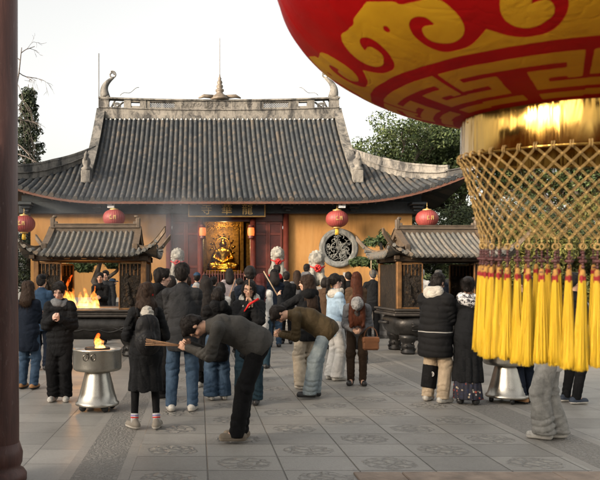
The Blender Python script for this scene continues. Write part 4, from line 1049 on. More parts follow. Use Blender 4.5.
# the gate hall over the camera (the lantern hangs under its roof) and the wing along the left of the courtyard, both unseen and added to shade the scene
GW = mat('shade_gate_timber', (.07, .03, .022), .7)
gt = root('shade_gate_hall', 'unseen timber gate hall, added over the camera to shade the big lantern it carries', 'gate', (1.4, 0, 0))
f = MB(); f.box((-6, .2, 5.0), (9, 2.8, 5.08)); at_root(f.build('ceiling', GW, gt), gt)
f = MB(); f.prism([(.0, 5.1), (3.0, 5.1), (2.2, 5.5), (1.5, 6.0), (.8, 5.5)], -6.3, 9.3, 0); at_root(f.build('roof', TILE, gt), gt)
f = MB(); f.box((-1.80, 2.2, .12), (-1.70, 5.6, 2.7)); at_root(f.build('door_leaf', GW, gt), gt)  # unseen leaf, added to darken the left of the collar's reflection
f = MB(); f.box((-6, 2.1, 4.7), (9, 2.32, 4.995)); at_root(f.build('beam', GW, gt), gt)
for x0, x1 in ((-6, -3.6), (-2.2, -.4), (1.6, 2.4), (5.4, 9)):
    f = MB(); f.box((x0, -3.95, 0), (x1, -3.8, 3.4)); at_root(f.build('reflection_panel', GW, gt), gt)  # unseen panels with gaps, added to streak the brass collar's reflection
for x in (-5.2, 8.4):
    f = MB(); f.lathe([(.2, 0), (.2, .1), (.15, .2), (.15, 5.0)], 14, (x, .4, 0)); at_root(f.build('column', GW, gt), gt)
wg = root('shade_wing', 'unseen ochre side wing with grey roof, added left of the courtyard to shade it', 'shade caster', (-29, 2, 0))  # unseen block, added to keep the low sun off the courtyard
f = MB(); f.box((-33, -34, 0), (-25, 25, 6.6)); at_root(f.build('wall', OCH, wg), wg)
f = MB(); f.prism([(-34, 6.4), (-24, 6.4), (-26.5, 7.8), (-29, 10.4), (-31.5, 7.8)], -35, 26, 1); at_root(f.build('roof', TILE, wg), wg)

# ================================================================== smoke drifting from the burner
def smoke(label, c, r_, dens):
    n = NB('thin_blue_smoke'); n.n.remove(n.b); v = n.coord()
    L = n.new('ShaderNodeVectorMath', operation='LENGTH'); n.put(L.inputs[0], v)
    fall = n.ramp(L.outputs['Value'], [(.3, 1), (1., 0)])
    d = n.math('MULTIPLY', n.math('MULTIPLY', n.ramp(n.noise(n.scale(v, (1, 1, .6)), 2.0, 4, .6, .8), [(.36, 0), (.72, 1)]), fall), dens)
    p = n.new('ShaderNodeVolumePrincipled'); p.inputs['Color'].default_value = (.5, .54, .6, 1); n.put(p.inputs['Density'], d); p.inputs['Anisotropy'].default_value = .2
    n.t.links.new(p.outputs[0], n.n['Material Output'].inputs['Volume'])
    f = MB(); f.ball((0, 0, 0), 1, 20, 12); o = f.build('smoke', n.m); o.location = c; o.scale = r_; kind(o, 'stuff'); o['label'] = label; o['category'] = 'smoke'
smoke('thin bluish incense smoke drifting in front of the left door leaf', (-.7, 24.5, 3.2), (2.0, .9, 1.7), 1.0)
smoke('thin smoke drifting over the left incense burner roof', (-2.6, 18.0, 3.3), (2.4, .9, 1.2), .25)

# ================================================================== the big festival lantern
LD_ = 2.2; LX = 1.143; LZ = 2.0796; TILT = .056; RC = .3195; CH = .116; LR = .9228; LN = 2.094; LHC = .5098; LB = .5385
lan = root('festival_lantern', 'huge red and yellow festival lantern with brass collar, cord net and yellow tassels', 'lantern', (LX, LD_, LZ)); lan.rotation_euler = (TILT, 0, 0)
ph = np.concatenate([np.linspace(-math.acos((RC/LR)**(LN/2)), .25, 170), np.linspace(.27, math.acos((.22/LR)**(LN/2)), 50)])
rr = LR*np.cos(ph)**(2/LN); hh = LHC + LB*np.sign(np.sin(ph))*np.abs(np.sin(ph))**(2/LN)
ss = np.r_[0, np.cumsum(np.hypot(np.diff(rr), np.diff(hh)))]*1000
NT = 900; th = np.arange(NT)*2*PI/NT
Th, Sg = np.meshgrid(np.degrees(th), ss, indexing='ij'); Rg = np.broadcast_to(rr, Th.shape)*1000
PER = 40.0; tc = (Th - 226.4 + PER/2) % PER - PER/2          # degrees from the nearest bracket centre
def sd_poly(px_, py_, poly):
    poly = np.array(poly, float); d = np.full(px_.shape, 1e9); ins = np.zeros(px_.shape, bool)
    for (ax_, ay), (bx_, by_) in zip(poly, np.roll(poly, -1, 0)):
        ex, ey = bx_-ax_, by_-ay; t = np.clip(((px_-ax_)*ex + (py_-ay)*ey)/(ex*ex+ey*ey+1e-9), 0, 1)
        d = np.minimum(d, (px_-ax_-t*ex)**2 + (py_-ay-t*ey)**2)
        c = ((ay > py_) != (by_ > py_)) & (px_ < (bx_-ax_)*(py_-ay)/(by_-ay + 1e-12) + ax_); ins ^= c
    d = np.sqrt(d); return np.where(ins, -d, d)
# cell patterns in (degrees, mm up the silk), converted to mm with a mean radius
KS = 11.5
half = [(-6.2, 500), (-4.8, 469), (-4.0, 445), (-3.6, 413), (-4.1, 387), (-5.5, 366), (-7.6, 355), (-9.5, 356), (-11.4, 368), (-12.7, 382), (-13.0, 404), (-12.4, 423), (-11.6, 430), (-10.1, 427), (-9.1, 423), (-9.8, 449), (-11.3, 462), (-13.2, 461), (-14.6, 446), (-15.3, 418), (-15.0, 384), (-13.9, 358), (-12.9, 342), (-11.0, 327), (-7.7, 326), (-5.0, 332), (-2.4, 352), (0, 376)]
br = half + [(-a, b) for a, b in half[:-1][::-1]] + [(5.5, 545), (-5.5, 545)]
X = tc*KS
def smooth_poly(p, n=2, corner=.25):
    p = np.array(p, float)
    for _ in range(n):      # round the drawn curves, keep sharp tips
        q = []
        for i in range(len(p)):
            a, b, c = p[i-1], p[i], p[(i+1) % len(p)]; u = (b-a)/(np.linalg.norm(b-a)+1e-9); w_ = (c-b)/(np.linalg.norm(c-b)+1e-9)
            if u @ w_ < corner: q.append(b)
            else: q += [b*.75 + a*.25, b*.75 + c*.25]
        p = np.array(q)
    return p
redb = sd_poly(X, Sg, smooth_poly([(a*KS, b) for a, b in br]))
lobes = [(-20.5, 553), (-18, 533), (-14.4, 520), (-13.4, 504), (-9.4, 500), (-7.4, 503), (-6.2, 488), (-5.5, 520), (-4, 300)]
top = [(-20.0, 548), (-18.4, 540), (-16, 528), (-14.2, 520), (-13.4, 505), (-11.2, 503), (-9.4, 500), (-7.4, 503), (-6.0, 490)]
cloud = [(-20.5, 303), (-20.5, 550)] + top[1:] + [(-4.5, 470), (-3.0, 440), (0, 430), (3.0, 440), (4.5, 470)] + [(-a, b) for a, b in top[::-1][:-1]] + [(20.5, 550), (20.5, 303)]
yel = sd_poly(X, Sg, smooth_poly([(a*KS, b) for a, b in cloud]))
drop = np.sqrt(((np.abs(tc) - 20.0)*KS*1.3)**2 + ((Sg - 457)*1.0)**2) - 11
yel = np.maximum(np.maximum(yel, -redb), -drop)
Xf = tc*np.pi/180*Rg
def bx_(a0, a1, s0, s1):
    c_ = (a0+a1)/2; return np.maximum(np.abs((tc - c_)*np.pi/180*Rg) - (a1-a0)/2*np.pi/180*Rg, np.abs(Sg - (s0+s1)/2) - (s1-s0)/2)
fret = np.minimum.reduce([bx_(-19.4, 18.7, 213, 257), bx_(-19.4, -15.4, 150, 257), bx_(14.6, 18.7, 140, 257), bx_(-19.4, -4.4, 153, 193), bx_(4.2, 18.7, 150, 190), bx_(-9.4, -4.6, 95, 193), bx_(4.4, 9.2, 92, 190), bx_(-20.1, -4.6, 92, 132), bx_(4.6, 20.1, 90, 130), bx_(-20.1, -1.6, 35, 72), bx_(4.0, 20.1, 28, 64)])
yel = np.minimum(yel, fret)
# mirrored cloud band round the upper shoulder
st = ss[-1] - Sg; yel = np.minimum(yel, np.maximum(np.abs(st - 260) - 18, -1e9))
gore = 1 - .006*np.abs(np.sin(np.radians(Th)*9 + .35))**.5 * np.clip(Sg/200, 0, 1)
sag = 1 + .0016*np.sin(np.radians(Th)*31 + Sg*.012) + .0012*np.sin(np.radians(Th)*17 - Sg*.02)
Vv = np.stack([rr*gore*sag*np.cos(np.radians(Th)), rr*gore*sag*np.sin(np.radians(Th)), np.broadcast_to(hh, Th.shape)], -1)
n_ = len(ss); I = np.arange(NT*n_).reshape(NT, n_); J = np.roll(I, -1, 0)
Fq = np.stack([I[:, :-1], J[:, :-1], J[:, 1:], I[:, 1:]], -1).reshape(-1, 4)
n = NB('printed_lantern_silk'); at = n.new('ShaderNodeAttribute', attribute_name='print'); o = n.coord()
blur = n.math('ADD', at.outputs['Fac'], n.math('MULTIPLY', n.math('SUBTRACT', n.noise(o, 60, 2), .5), 2.5))
mk = n.ramp(n.math('ADD', n.math('MULTIPLY', blur, .1), .5), [(.44, 1), (.56, 0)])
yc = n.ramp(n.noise(o, 5, 4, .6), [(.3, (.50, .30, .014)), (.7, (.62, .40, .022))]); rc_ = n.ramp(n.noise(o, 4, 4, .6), [(.3, (.32, .004, .005)), (.7, (.43, .007, .007))])
fold = n.noise(n.scale(o, (1, 1, 2.2)), 7, 5, .6, 1.4); cre = n.math('ABSOLUTE', n.math('SUBTRACT', n.noise(o, 5, 3, .5, 2.), .5))
nb = n.bump(n.math('MULTIPLY', mk, .6), .5, .002, n.bump(n.math('ADD', n.math('MULTIPLY', fold, .4), n.math('MULTIPLY', n.ramp(cre, [(0, 1), (.05, 0)]), -.08)), .3, .02, n.bump(n.noise(o, 500, 2), .12, .001)))
SILKP = n.set(n.mix(mk, rc_, yc), n.ramp(mk, [(0, .5), (1, .42)]), 0, nb, spec=.15)
n.b.inputs['Subsurface Weight'].default_value = 0
tl = n.new('ShaderNodeBsdfTranslucent'); n.put(tl.inputs['Color'], n.mix(mk, rc_, yc)); ms = n.new('ShaderNodeMixShader'); ms.inputs[0].default_value = .4
n.put(ms.inputs[1], n.b.outputs[0]); n.put(ms.inputs[2], tl.outputs[0]); n.t.links.new(ms.outputs[0], n.n['Material Output'].inputs['Surface'])
body = link_mesh('silk_body', Vv.reshape(-1, 3), Fq, SILKP, lan, True)
at_ = body.data.attributes.new('print', 'FLOAT', 'POINT'); at_.data.foreach_set('value', yel.reshape(-1).astype(np.float32))
# brass collar
bn = NB('polished_brass'); o = bn.coord(); x, y, z = bn.sep(o); a = bn.math('ARCTAN2', y, x)
dnt = bn.noise(bn.comb(bn.math('MULTIPLY', a, 2.2), bn.math('MULTIPLY', z, .8), 0.), 2.2, 3, .5, .6)
bc = bn.ramp(bn.noise(o, 6, 4), [(.3, (.40, .225, .05)), (.7, (.56, .34, .085))])
BRASS = bn.set(bc, bn.ramp(bn.noise(o, 14, 3), [(.3, .10), (.7, .2)]), 1., bn.bump(dnt, .45, .02))
f = MB(); f.lathe([(RC+.004, .012), (RC+.004, 0), (RC+.003, -CH+.004), (RC+.006, -CH), (RC-.003, -CH), (RC-.004, -CH+.004), (RC-.004, .012)], 128, cap=False)
t = np.linspace(0, 2*PI, 129)[:-1]
f.tube(np.stack([(RC+.006)*np.cos(t), (RC+.006)*np.sin(t), np.full(128, -CH)], 1), .0042, 8, closed=True)
for k in range(10): f.ball((math.cos(k*.63)*(RC+.004), math.sin(k*.63)*(RC+.004), -.012), .003, 6, 4)
f.build('brass_collar', BRASS, lan)
f = MB(); f.lathe([(.001, .02), (RC-.006, .02)], 48); f.build('base_disc', mat('lantern_dark_wood', (.05, .02, .012), .6), lan)
f = MB(); f.lathe([(.215, 1.045), (.23, 1.02), (.235, 1.13), (.2, 1.15), (.001, 1.15)], 40); f.tube([(0, 0, 1.15), (0, 0, 2.62)], .02, 8); f.build('cap', mat('lantern_dark_wood', (.05, .02, .012), .6), lan)
# knotted cord net
NRG = 46; RN = .255; HN = .25
CORD = mat('gold_cord', (.38, .25, .09), .65, 0, var=.3, scale=40, bump=.6, bscale=300)
net = MB()
def nr(t): return (RC + .007) + (RN - RC - .007)*(t**.8)
for k in range(NRG):
    for d in (-1, 1):
        tt = np.linspace(0, 1, 22); a = (k*2*PI/NRG) + d*tt*(6*2*PI/NRG)
        for off in (-.0026, .0026):
            r_ = nr(tt) + .0015*np.sin(tt*6*2*PI + (0 if d > 0 else PI)); aa = a + off/r_*(1 + .0*tt)
            net.tube(np.stack([r_*np.cos(aa), r_*np.sin(aa), -CH - .002 - HN*tt], 1), .00115, 5, cap=False)
for row in range(1, 13):
    t = row/12
    for k in range(NRG):
        a = (k + (.5 if row % 2 else 0))*2*PI/NRG; r_ = nr(t)+.001
        net.ball((r_*math.cos(a), r_*math.sin(a), -CH-.002-HN*t), (.0042, .0042, .0038), 6, 4)
for k in range(NRG):       # loops over the rim
    a = k*2*PI/NRG; tt = np.linspace(-.4, 1.1, 7)*PI
    for off in (-.003, .003):
        aa = a + off/RC; q = RC + .006 + .007*np.cos(tt); net.tube(np.stack([q*math.cos(aa), q*math.sin(aa), -CH + .001 + .011*np.sin(tt)], 1), .0018, 5)
net.build('cord_net', CORD, lan)
# tassels
def satin():
    n = NB('yellow_satin_threads'); o = n.coord(); x, y, z = n.sep(o); a = n.math('ARCTAN2', y, x)
    s_ = n.noise(n.comb(n.math('MULTIPLY', a, 9), n.math('MULTIPLY', z, 2.0), 0.), 3, 3, .7)
    c = n.ramp(s_, [(.25, (.45, .25, .006)), (.5, (.70, .45, .018)), (.75, (.85, .61, .055))])
    return n.set(c, .42, 0, n.bump(s_, .6, .004), spec=.4)
SAT = satin(); BEAD = mat('purple_brown_bead', (.085, .028, .028), .45, var=.4, scale=80); REDT = mat('red_thread_band', (.26, .01, .012), .6, bump=.5, bscale=300); OCHT = mat('ochre_thread', (.42, .22, .05), .6, bump=.6, bscale=300)
BRD = [mat('amber_bead', (.40, .13, .02), .3), BEAD]
def make_tassel(seed):
    g = random.Random(seed); out = []
    f = MB(); t = np.linspace(0, 2*PI, 19)[:-1]; f.tube([(0, 0, .002), (0, 0, -.012)], .0022, 5); yaw = g.uniform(-.6, .6)
    f.tube(np.stack([.0078*np.cos(t)*math.cos(yaw), .0078*np.cos(t)*math.sin(yaw), -.02 + .0078*np.sin(t)], 1), .0024, 6, closed=True); out.append(('ring', f, CORD))
    f = MB(); z = -.031
    f.tube([(0, 0, -.028), (0, 0, -.105)], .0014, 4)
    for (dz, r_, h_) in ((.004, .0042, .004), (.012, .005, .005), (.021, .0035, .0035), (.029, .0115, .0055), (.036, .0045, .004), (.045, .0055, .005), (.054, .004, .004), (.061, .0075, .0045), (.068, .004, .003)):
        q = r_*g.uniform(.85, 1.15); f.ball((g.uniform(-.0008, .0008), 0, z - dz), (q, q*.8, h_), 8, 5)
        if r_ > .01:
            for k in range(6): a = k*PI/3; f.ball((q*.75*math.cos(a), q*.6*math.sin(a), z - dz), .0042, 6, 4)
    out.append(('beads', f, BEAD))
    f = MB(); L = .243*g.uniform(.97, 1.02); ang = g.uniform(0, 6)
    for b in range(3):      # three bundles, each ribbed and flaring
        a0 = b*2*PI/3 + ang; q = .0042; n_ = 22; zz = np.linspace(0, 1, 12); V = []
        for i, t_ in enumerate(zz):
            aa = np.arange(n_)*2*PI/n_; r_ = (.0040 + .0060*t_**1.0)*(1 + .10*np.cos(aa*11 + b) + .05*np.cos(aa*5 + t_*3 + b*2)); c = q*(.9 + 1.0*t_) 
            V.append(np.stack([c*math.cos(a0) + r_*np.cos(aa) + .002*math.sin(3*t_ + b + ang), c*math.sin(a0) + r_*np.sin(aa), np.full(n_, -.113 - L*t_*(1 - .012*b)) - (.004*np.cos(aa*7+b) if i == 11 else 0)], 1))
        V = np.array(V); F = [[i*n_+k, (i+1)*n_+k, (i+1)*n_+(k+1) % n_, i*n_+(k+1) % n_] for i in range(11) for k in range(n_)]; F.append([11*n_+k for k in range(n_)][::-1])
        f.add(V.reshape(-1, 3), F, True)
    for b in range(84):      # loose threads round the bundles
        a0 = g.uniform(0, 6.28); q0 = math.sqrt(g.uniform(.25, 1)); t_ = np.linspace(0, 1, 6); wv = g.uniform(-.12, .12)
        rad_ = q0*(.0080 + .0130*t_**1.0); aa = a0 + wv*np.sin(t_*5 + b); f.tube(np.stack([rad_*np.cos(aa), rad_*np.sin(aa), -.113 - L*g.uniform(.95, 1.015)*t_], 1), [.0013, .0013, .0014, .0014, .0013, .0008], 4, cap=False)
    out.append(('threads', f, SAT))
    f = MB()
    for b in range(3):
        a0 = b*2*PI/3 + ang; c = (.0042*math.cos(a0), .0042*math.sin(a0), 0); f.lathe([(.0036, -.098), (.005, -.1), (.005, -.106), (.0046, -.108), (.0052, -.110), (.0052, -.118), (.0046, -.1195)], 9, c)
    out.append(('red_band', f, REDT))
    f = MB(); f.lathe([(.003, -.082), (.0065, -.086), (.0075, -.096), (.0085, -.101), (.004, -.103)], 10); out.append(('knot_cap', f, OCHT))
    return out
protos = []
for sd_ in range(4):
    objs = []
    for nm, f, m in make_tassel(sd_): objs.append((nm, link_mesh(nm, np.concatenate(f.V), f.F, m, None, f.SM)))
    protos.append([(nm, o.data) for nm, o in objs])
    for nm, o in objs: bpy.data.objects.remove(o)
for k in range(NRG):
    a = k*2*PI/NRG; r_ = RN + .001
    td = protos[k % 4]; e = None
    t_ = bpy.data.objects.new('tassel', dict(td)['threads']); COL.objects.link(t_); t_.parent = lan
    t_.location = (r_*math.cos(a), r_*math.sin(a), -CH - .004 - HN); zr_ = rnd.uniform(0, 6.28); t_.rotation_euler = (Matrix.Rotation(-TILT + rnd.gauss(0, .01), 3, 'X') @ Matrix.Rotation(rnd.gauss(0, .01), 3, 'Y') @ Matrix.Rotation(zr_, 3, 'Z')).to_euler()
    for nm, me in td:
        if nm == 'threads': continue
        o = bpy.data.objects.new(nm, me); COL.objects.link(o); o.parent = t_
        if nm == 'ring': o.rotation_euler = (0, 0, a + PI/2 - zr_)

# ================================================================== people
def skin_mat():
    n = NB('skin_and_face'); a = n.new('ShaderNodeVertexColor', layer_name='tone'); o = n.coord()
    c = n.mix(.25, a.outputs[0], n.mix(1., a.outputs[0], n.ramp(n.noise(o, 45, 3), [(.3, .8), (.7, 1.15)]), 'MULTIPLY'))
    return n.set(c, .55, 0, n.bump(n.noise(o, 220, 2), .08, .002), spec=.35)
SKIN = skin_mat()
def hair_mat(name, c1, c2):
    n = NB(name); o = n.coord(); x, y, z = n.sep(o)
    st = n.noise(n.comb(n.math('MULTIPLY', x, 150), n.math('MULTIPLY', y, 150), n.math('MULTIPLY', z, 14)), 1., 3, .6, .6)
    return n.set(n.ramp(st, [(.3, c1), (.7, c2)]), .5, 0, n.bump(st, .8, .008), spec=.12)
HB = hair_mat('black_hair', (.006, .005, .005), (.022, .018, .016)); HBR = hair_mat('dark_brown_hair', (.012, .007, .005), (.045, .026, .016))
HR = hair_mat('auburn_hair', (.018, .006, .003), (.075, .02, .008)); HW = hair_mat('wine_hair', (.03, .006, .006), (.09, .02, .018)); HG = hair_mat('grey_hair', (.25, .24, .23), (.48, .47, .45)); HS = hair_mat('greying_hair', (.03, .03, .03), (.11, .105, .10))
nrm = lambda q: np.array(q, float)/(np.linalg.norm(q) + 1e-9)
def ik(a, c, l1, l2, pole):
    a = np.array(a, float); c = np.array(c, float); d = c - a; L = np.linalg.norm(d); Lm = min(L, (l1+l2)*.995); d = d/(L+1e-9); c = a + d*Lm
    x = (l1*l1 - l2*l2 + Lm*Lm)/(2*Lm); h = math.sqrt(max(0, l1*l1 - x*x)); p = np.array(pole, float); p = nrm(p - d*(p @ d)); return a + d*x + p*h, c
FW = lambda a: np.array([0, math.sin(a), math.cos(a)])      # direction leaning forward (+Y) by a
def shoe_sd(g, ank, yaw, k, L=.27):
    f = np.array([math.sin(yaw), math.cos(yaw), 0]); b = np.array([ank[0], ank[1], 0.])
    g.cone(b - f*.05*k + [0, 0, .045], b + f*.13*k + [0, 0, .038], .046*k, .044*k, .02); g.cone(b + [0, 0, .05], b - f*.01 + [0, 0, .105*k], .042*k, .038*k, .03); g.cut((0, 0, .006), (0, 0, -1))

def person(label, at, rz, H=1.68, male=False, lean=.04, lowlean=None, neck=.18, headp=.05, heady=0., pel=0., hands=None, feet=((-.1, 0), (.1, 0)), footyaw=(.0, .0), knee=0,
           hair='short', hairm=None, hairlen=.3, top=None, bottom=None, shoes=None, res=.010, extras=(), skin=(.50, .30, .21), elbow=(0, -.6, -.8), curl=.5, twist=0., baldhat=False, zoff=0., cat='person'):
    r = root('person', label, cat, (at[0], at[1], zoff), rz)
    k = H/1.72; lowlean = lean*.75 if lowlean is None else lowlean; X = np.array([1., 0, 0])
    if twist: pass
    P0 = np.array([0, pel, .93*k]); 
    if feet == 'sit': feet = ((-.1, 0), (.1, 0))
    mid = P0 + .24*k*FW(lowlean); N = mid + .265*k*FW(lean); sh_c = mid + .205*k*FW(lean)
    NT_ = N + .07*k*FW(neck); up = FW(headp); fw = np.array([0, math.cos(headp), -math.sin(headp)]); rt = X.copy()
    if heady: c_, s_ = math.cos(heady), math.sin(heady); rt, fw = c_*rt - s_*fw, c_*fw + s_*rt
    HC_ = NT_ + .105*k*up
    sw = (.178 if male else .153)*k
    HA = np.stack([rt, fw, up])
    toW = lambda q: HC_ + (np.array(q)*k) @ HA
    arms = []
    for i, s in enumerate((-1, 1)):
        S_ = sh_c + X*s*sw
        tgt = hands[i] if hands and hands[i] is not None else S_ + np.array([s*.05, .05, -.53*k])
        E_, W_ = ik(S_, tgt, .28*k, .245*k, np.array([s*elbow[0] if elbow[0] else s*.35, elbow[1], elbow[2]])); arms.append((S_, E_, W_))
    legs = []
    for s, ft in zip((-1, 1), feet):
        hp = P0 + X*s*.085*k; ank = np.array([ft[0]*k, ft[1]*k, .085*k if len(ft) < 3 else ft[2]]); K_, A_ = ik(hp, ank, .44*k, .42*k, np.array([s*.12, 1., .15])); legs.append((hp, K_, A_))
    allp = np.array([P0, mid, N, HC_] + [q for a in arms for q in a] + [q for a in legs for q in a])
    lo = allp.min(0) - .3; hi = allp.max(0) + .3; lo[2] = -.04; hi[2] = allp[:, 2].max() + .27
    # ---- body: one continuous surface
    g = SD(lo, hi, res); q = 1.0
    g.cone(P0, mid, .085*k, .07*k, .03, ((0, 1, 0), 1.3)); g.cone(mid, sh_c, .07*k, .06*k, .03, ((0, 1, 0), 1.4)); g.cone(sh_c - X*sw*.8, sh_c + X*sw*.8, .034*k, None, .02)
    g.cone(N - .03*FW(lean), NT_ + .03*up, .054*k, .05*k, .03)
    for (S_, E_, W_), s in zip(arms, (-1, 1)):
        g.cone(S_, E_, .047*k, .037*k); g.cone(E_, W_, .038*k, .027*k)
        d = nrm(W_ - E_)
        if hands and hands[i] is not None: d = nrm(d + .35*fw*0)
        n_ = np.cross(d, X)*-1; n_ = nrm(np.array([-s*.9, .25, 0]) - d*(np.array([-s*.9, .25, 0]) @ d)); t_ = nrm(np.cross(n_, d))
        if t_ @ (FW(0)*.6 + np.array([0, 1, 0])) < 0: t_ = -t_
        fr = max(.0085*k, res*.62)
        g.ell(W_ + d*.05*k, (.022*k, .043*k, .052*k), np.stack([n_, t_, d]), .015)
        for f_, ln in zip(range(4), (.072, .08, .074, .058)):
            b0 = W_ + d*.085*k + t_*(.029 - .0195*f_)*k; a1 = curl*.9; a2 = curl*2.1
            m1 = b0 + (d*math.cos(a1) + n_*math.sin(a1))*ln*.5*k; m2 = m1 + (d*math.cos(a2) + n_*math.sin(a2))*ln*.5*k
            g.cone(b0 - d*.01, m1, fr, fr*.95, .006); g.cone(m1, m2, fr*.95, fr*.8, .006)
        b0 = W_ + d*.03*k + t_*.032*k; m1 = b0 + (d*.55 + t_*.55 + n_*.45)*.04*k; g.cone(b0, m1, fr*1.15, fr, .008); g.cone(m1, m1 + (d*.85 + n_*.4)*.03*k, fr, fr*.8, .006)
    for hp, K_, A_ in legs:
        g.cone(hp, K_, .072*k, .044*k, .04); g.cone(K_, A_, .042*k, .03*k, .03); g.cone(A_, A_ + np.array([0, .1, -.04]), .034*k, .03*k, .02)
    hk = HA
    g.ell(toW((0, -.012, .03)), np.array([.074, .094, .088])*k, hk, .03); g.ell(toW((0, .022, -.035)), np.array([.058, .068, .075])*k, hk, .03); g.ell(toW((0, .045, -.082)), np.array([.03, .032, .028])*k, hk, .03)
    g.cone(toW((0, .085, .012)), toW((0, .106, -.026)), .010*k, .016*k, .012); g.ell(toW((0, .075, .028)), np.array([.05, .02, .012])*k, hk, .02); g.ell(toW((0, .088, -.056)), np.array([.024, .012, .012])*k, hk, .012)
    for s in (-1, 1):
        g.ell(toW((s*.073, -.005, -.008)), np.array([.011, .02, .031])*k, hk, .008); g.ell(toW((s*.042, .062, -.028)), np.array([.024, .022, .022])*k, hk, .02); g.ell(toW((s*.03, .092, .003)), np.array([.016, .012, .009])*k, hk, .008, True)
    V, Q = g.mesh(); b = link_mesh('body', V, Q, SKIN, r, True)
    Lc = ((V - HC_) @ HA.T)/k; tone = np.ones((len(V), 4)); tone[:, :3] = skin
    def paint(c, rr_, col, mx=1.):
        w_ = np.clip(1.6 - 1.6*np.sqrt((((np.abs(Lc[:, 0]) - c[0])/rr_[0])**2 + ((Lc[:, 1]-c[1])/rr_[1])**2 + ((Lc[:, 2]-c[2])/rr_[2])**2)), 0, 1)[:, None]*mx; tone[:, :3] = tone[:, :3]*(1-w_) + np.array(col)*w_
    paint((.045, .07, -.03), (.035, .05, .03), (skin[0]*1.02, skin[1]*.8, skin[2]*.75), .6)
    paint((0., .09, -.055), (.027, .03, .013), (.34, .11, .09)); paint((.031, .08, .002), (.019, .03, .009), (.02, .014, .012)); paint((.033, .09, .027), (.026, .03, .007), (.03, .02, .016)); paint((.008, .1, -.036), (.006, .02, .006), (.2, .1, .08))
    hairish = (Lc[:, 2] > .03) & (Lc[:, 1] < .04) & (np.linalg.norm(Lc, axis=1) < .2)
    ca = b.data.color_attributes.new('tone', 'FLOAT_COLOR', 'POINT'); ca.data.foreach_set('color', tone.ravel().astype(np.float32))
    gr = max(res, .009)
    # ---- hair
    hairm = hairm or HB
    if hair:
        hl = HC_ - np.array([.32, .34, .85]); hh_ = HC_ + np.array([.32, .3, .28]); g = SD(hl, hh_, max(.0075, res))
        g.ell(toW((0, -.02, .034)), np.array([.087, .106, .1])*k, HA, .02); dn = np.array([0, 0, -1.])
        back = toW((0, -.075, .0))
        if hair == 'short': g.ell(toW((0, -.06, -.02)), np.array([.074, .05, .07])*k, HA, .02); g.ell(toW((0, .055, .098)), np.array([.06, .035, .03])*k, HA, .03)
        if hair == 'bob':
            g.ell(toW((0, -.03, -.03)), np.array([.1, .095, .11])*k, HA, .03)
        if hair in ('long', 'curtain', 'half'):
            e = back + dn*hairlen*k + np.array([0, -.05 if lean < .5 else 0, 0]); 
            g.cone(back + up*.03, e, .086*k, .105*k, .05, ((0, 1, 0), 1.9))
            for s in (-1, 1): a0 = toW((s*.068, -.025, .01)); g.cone(a0, a0*np.array([1, 1, 1]) + dn*hairlen*.8*k + X*s*.03 + np.array([0, -.03, 0]), .038*k, .03*k, .03)
        if hair == 'curtain':     # hair falling past the face of a bowed head
            for s in (-1, 1): a0 = toW((s*.075, .03, .01)); g.cone(a0, a0 + dn*hairlen*k + X*s*.015, .04*k, .03*k, .03)
        if hair == 'bun': g.ell(toW((0, -.13, .05)), np.array([.05, .05, .05])*k, HA, .02); g.ell(toW((0, -.06, -.02)), np.array([.072, .05, .07])*k, HA, .02)
        if hair == 'pony': e = toW((0, -.13, .03)); g.cone(toW((0, -.1, .05)), e, .03, .03); g.cone(e, e + dn*hairlen*k + np.array([0, -.03, 0]), .036*k, .022*k, .02)
        if hair != 'curtain' or True:
            g.ell(toW((0, .118 if hair != 'bun' else .122, -.03 if hair != 'bun' else -.012)), np.array([.066 if hair in ('short', 'bun', 'pony') else .06, .085, .088 if hair in ('short', 'bun', 'pony') else .1])*k, HA, .012, True)
        if hair in ('short', 'bun', 'pony'):
            for s in (-1, 1): g.ell(toW((s*.1, .03, -.06)), np.array([.04, .06, .055])*k, HA, .015, True)
        g.wrinkle(.010, 60, int(abs(at[0]*100)), .35); HV, HQ = g.mesh()
        if res < .0095:      # loose strands that break up the outline
            hg = np.random.default_rng(int(abs(at[0])*1000) + 5); pk = hg.choice(len(HV), min(len(HV), 520), False); f = MB(); cen = toW((0, -.02, .03)); crown = toW((0, -.05, .13))
            for i in pk:
                p0 = HV[i]; o = nrm(p0 - cen) if np.linalg.norm(p0 - cen) < .15 else nrm((p0 - cen)*np.array([1, 1, 0]) + 1e-6); tdir = nrm(p0 - crown); tdir = nrm(tdir - o*(tdir @ o)*.9 + np.array([0, 0, -.5 if hair != 'short' else -.15]) + hg.normal(size=3)*.22)
                L_ = hg.uniform(.02, .045 if hair == 'short' else .09); a_ = p0 - o*.002; f.tube([a_, a_ + tdir*L_*.5 + o*.004, a_ + tdir*L_ + o*.003 + np.array([0, 0, -.004])], [.0016, .0014, .0006], 3, cap=False)
            SV = np.concatenate(f.V); n0 = len(HV); link_mesh('hair', np.concatenate([HV, SV]), [list(q) for q in HQ.tolist()] + [[j + n0 for j in q] for q in f.F], hairm, r, True)
        else: link_mesh('hair', HV, HQ, hairm, r, True)
    # ---- top
    T = dict(kind='jacket', m=None, hem=.10, flare=.02, pad=0., hood=None, collar=.012, loose=0.); T.update(top or {})
    w_ = T['loose'] + T['pad']*.5
    hemz = None
    lg_ = nrm((legs[0][1] + legs[1][1])/2 - P0); ext = nrm(FW(lowlean*.85)) if lean > .5 else nrm(FW(lowlean*.6) - lg_*.3)
    if T['kind'] in ('coat', 'dress'): lo2 = lo.copy(); 
    g = SD(lo - [.12, .12, 0], hi + [.12, .12, -.1], gr)
    tw = (.128 if male else .112)*k + w_
    g.cone(P0 - ext*(T['hem'] if T['kind'] in ('jacket', 'puffer', 'sweater') else .02), mid, tw + T['flare'] + .02, tw + .005, .06, ((0, 1, 0), 1.22 if lean < .5 else 1.15))
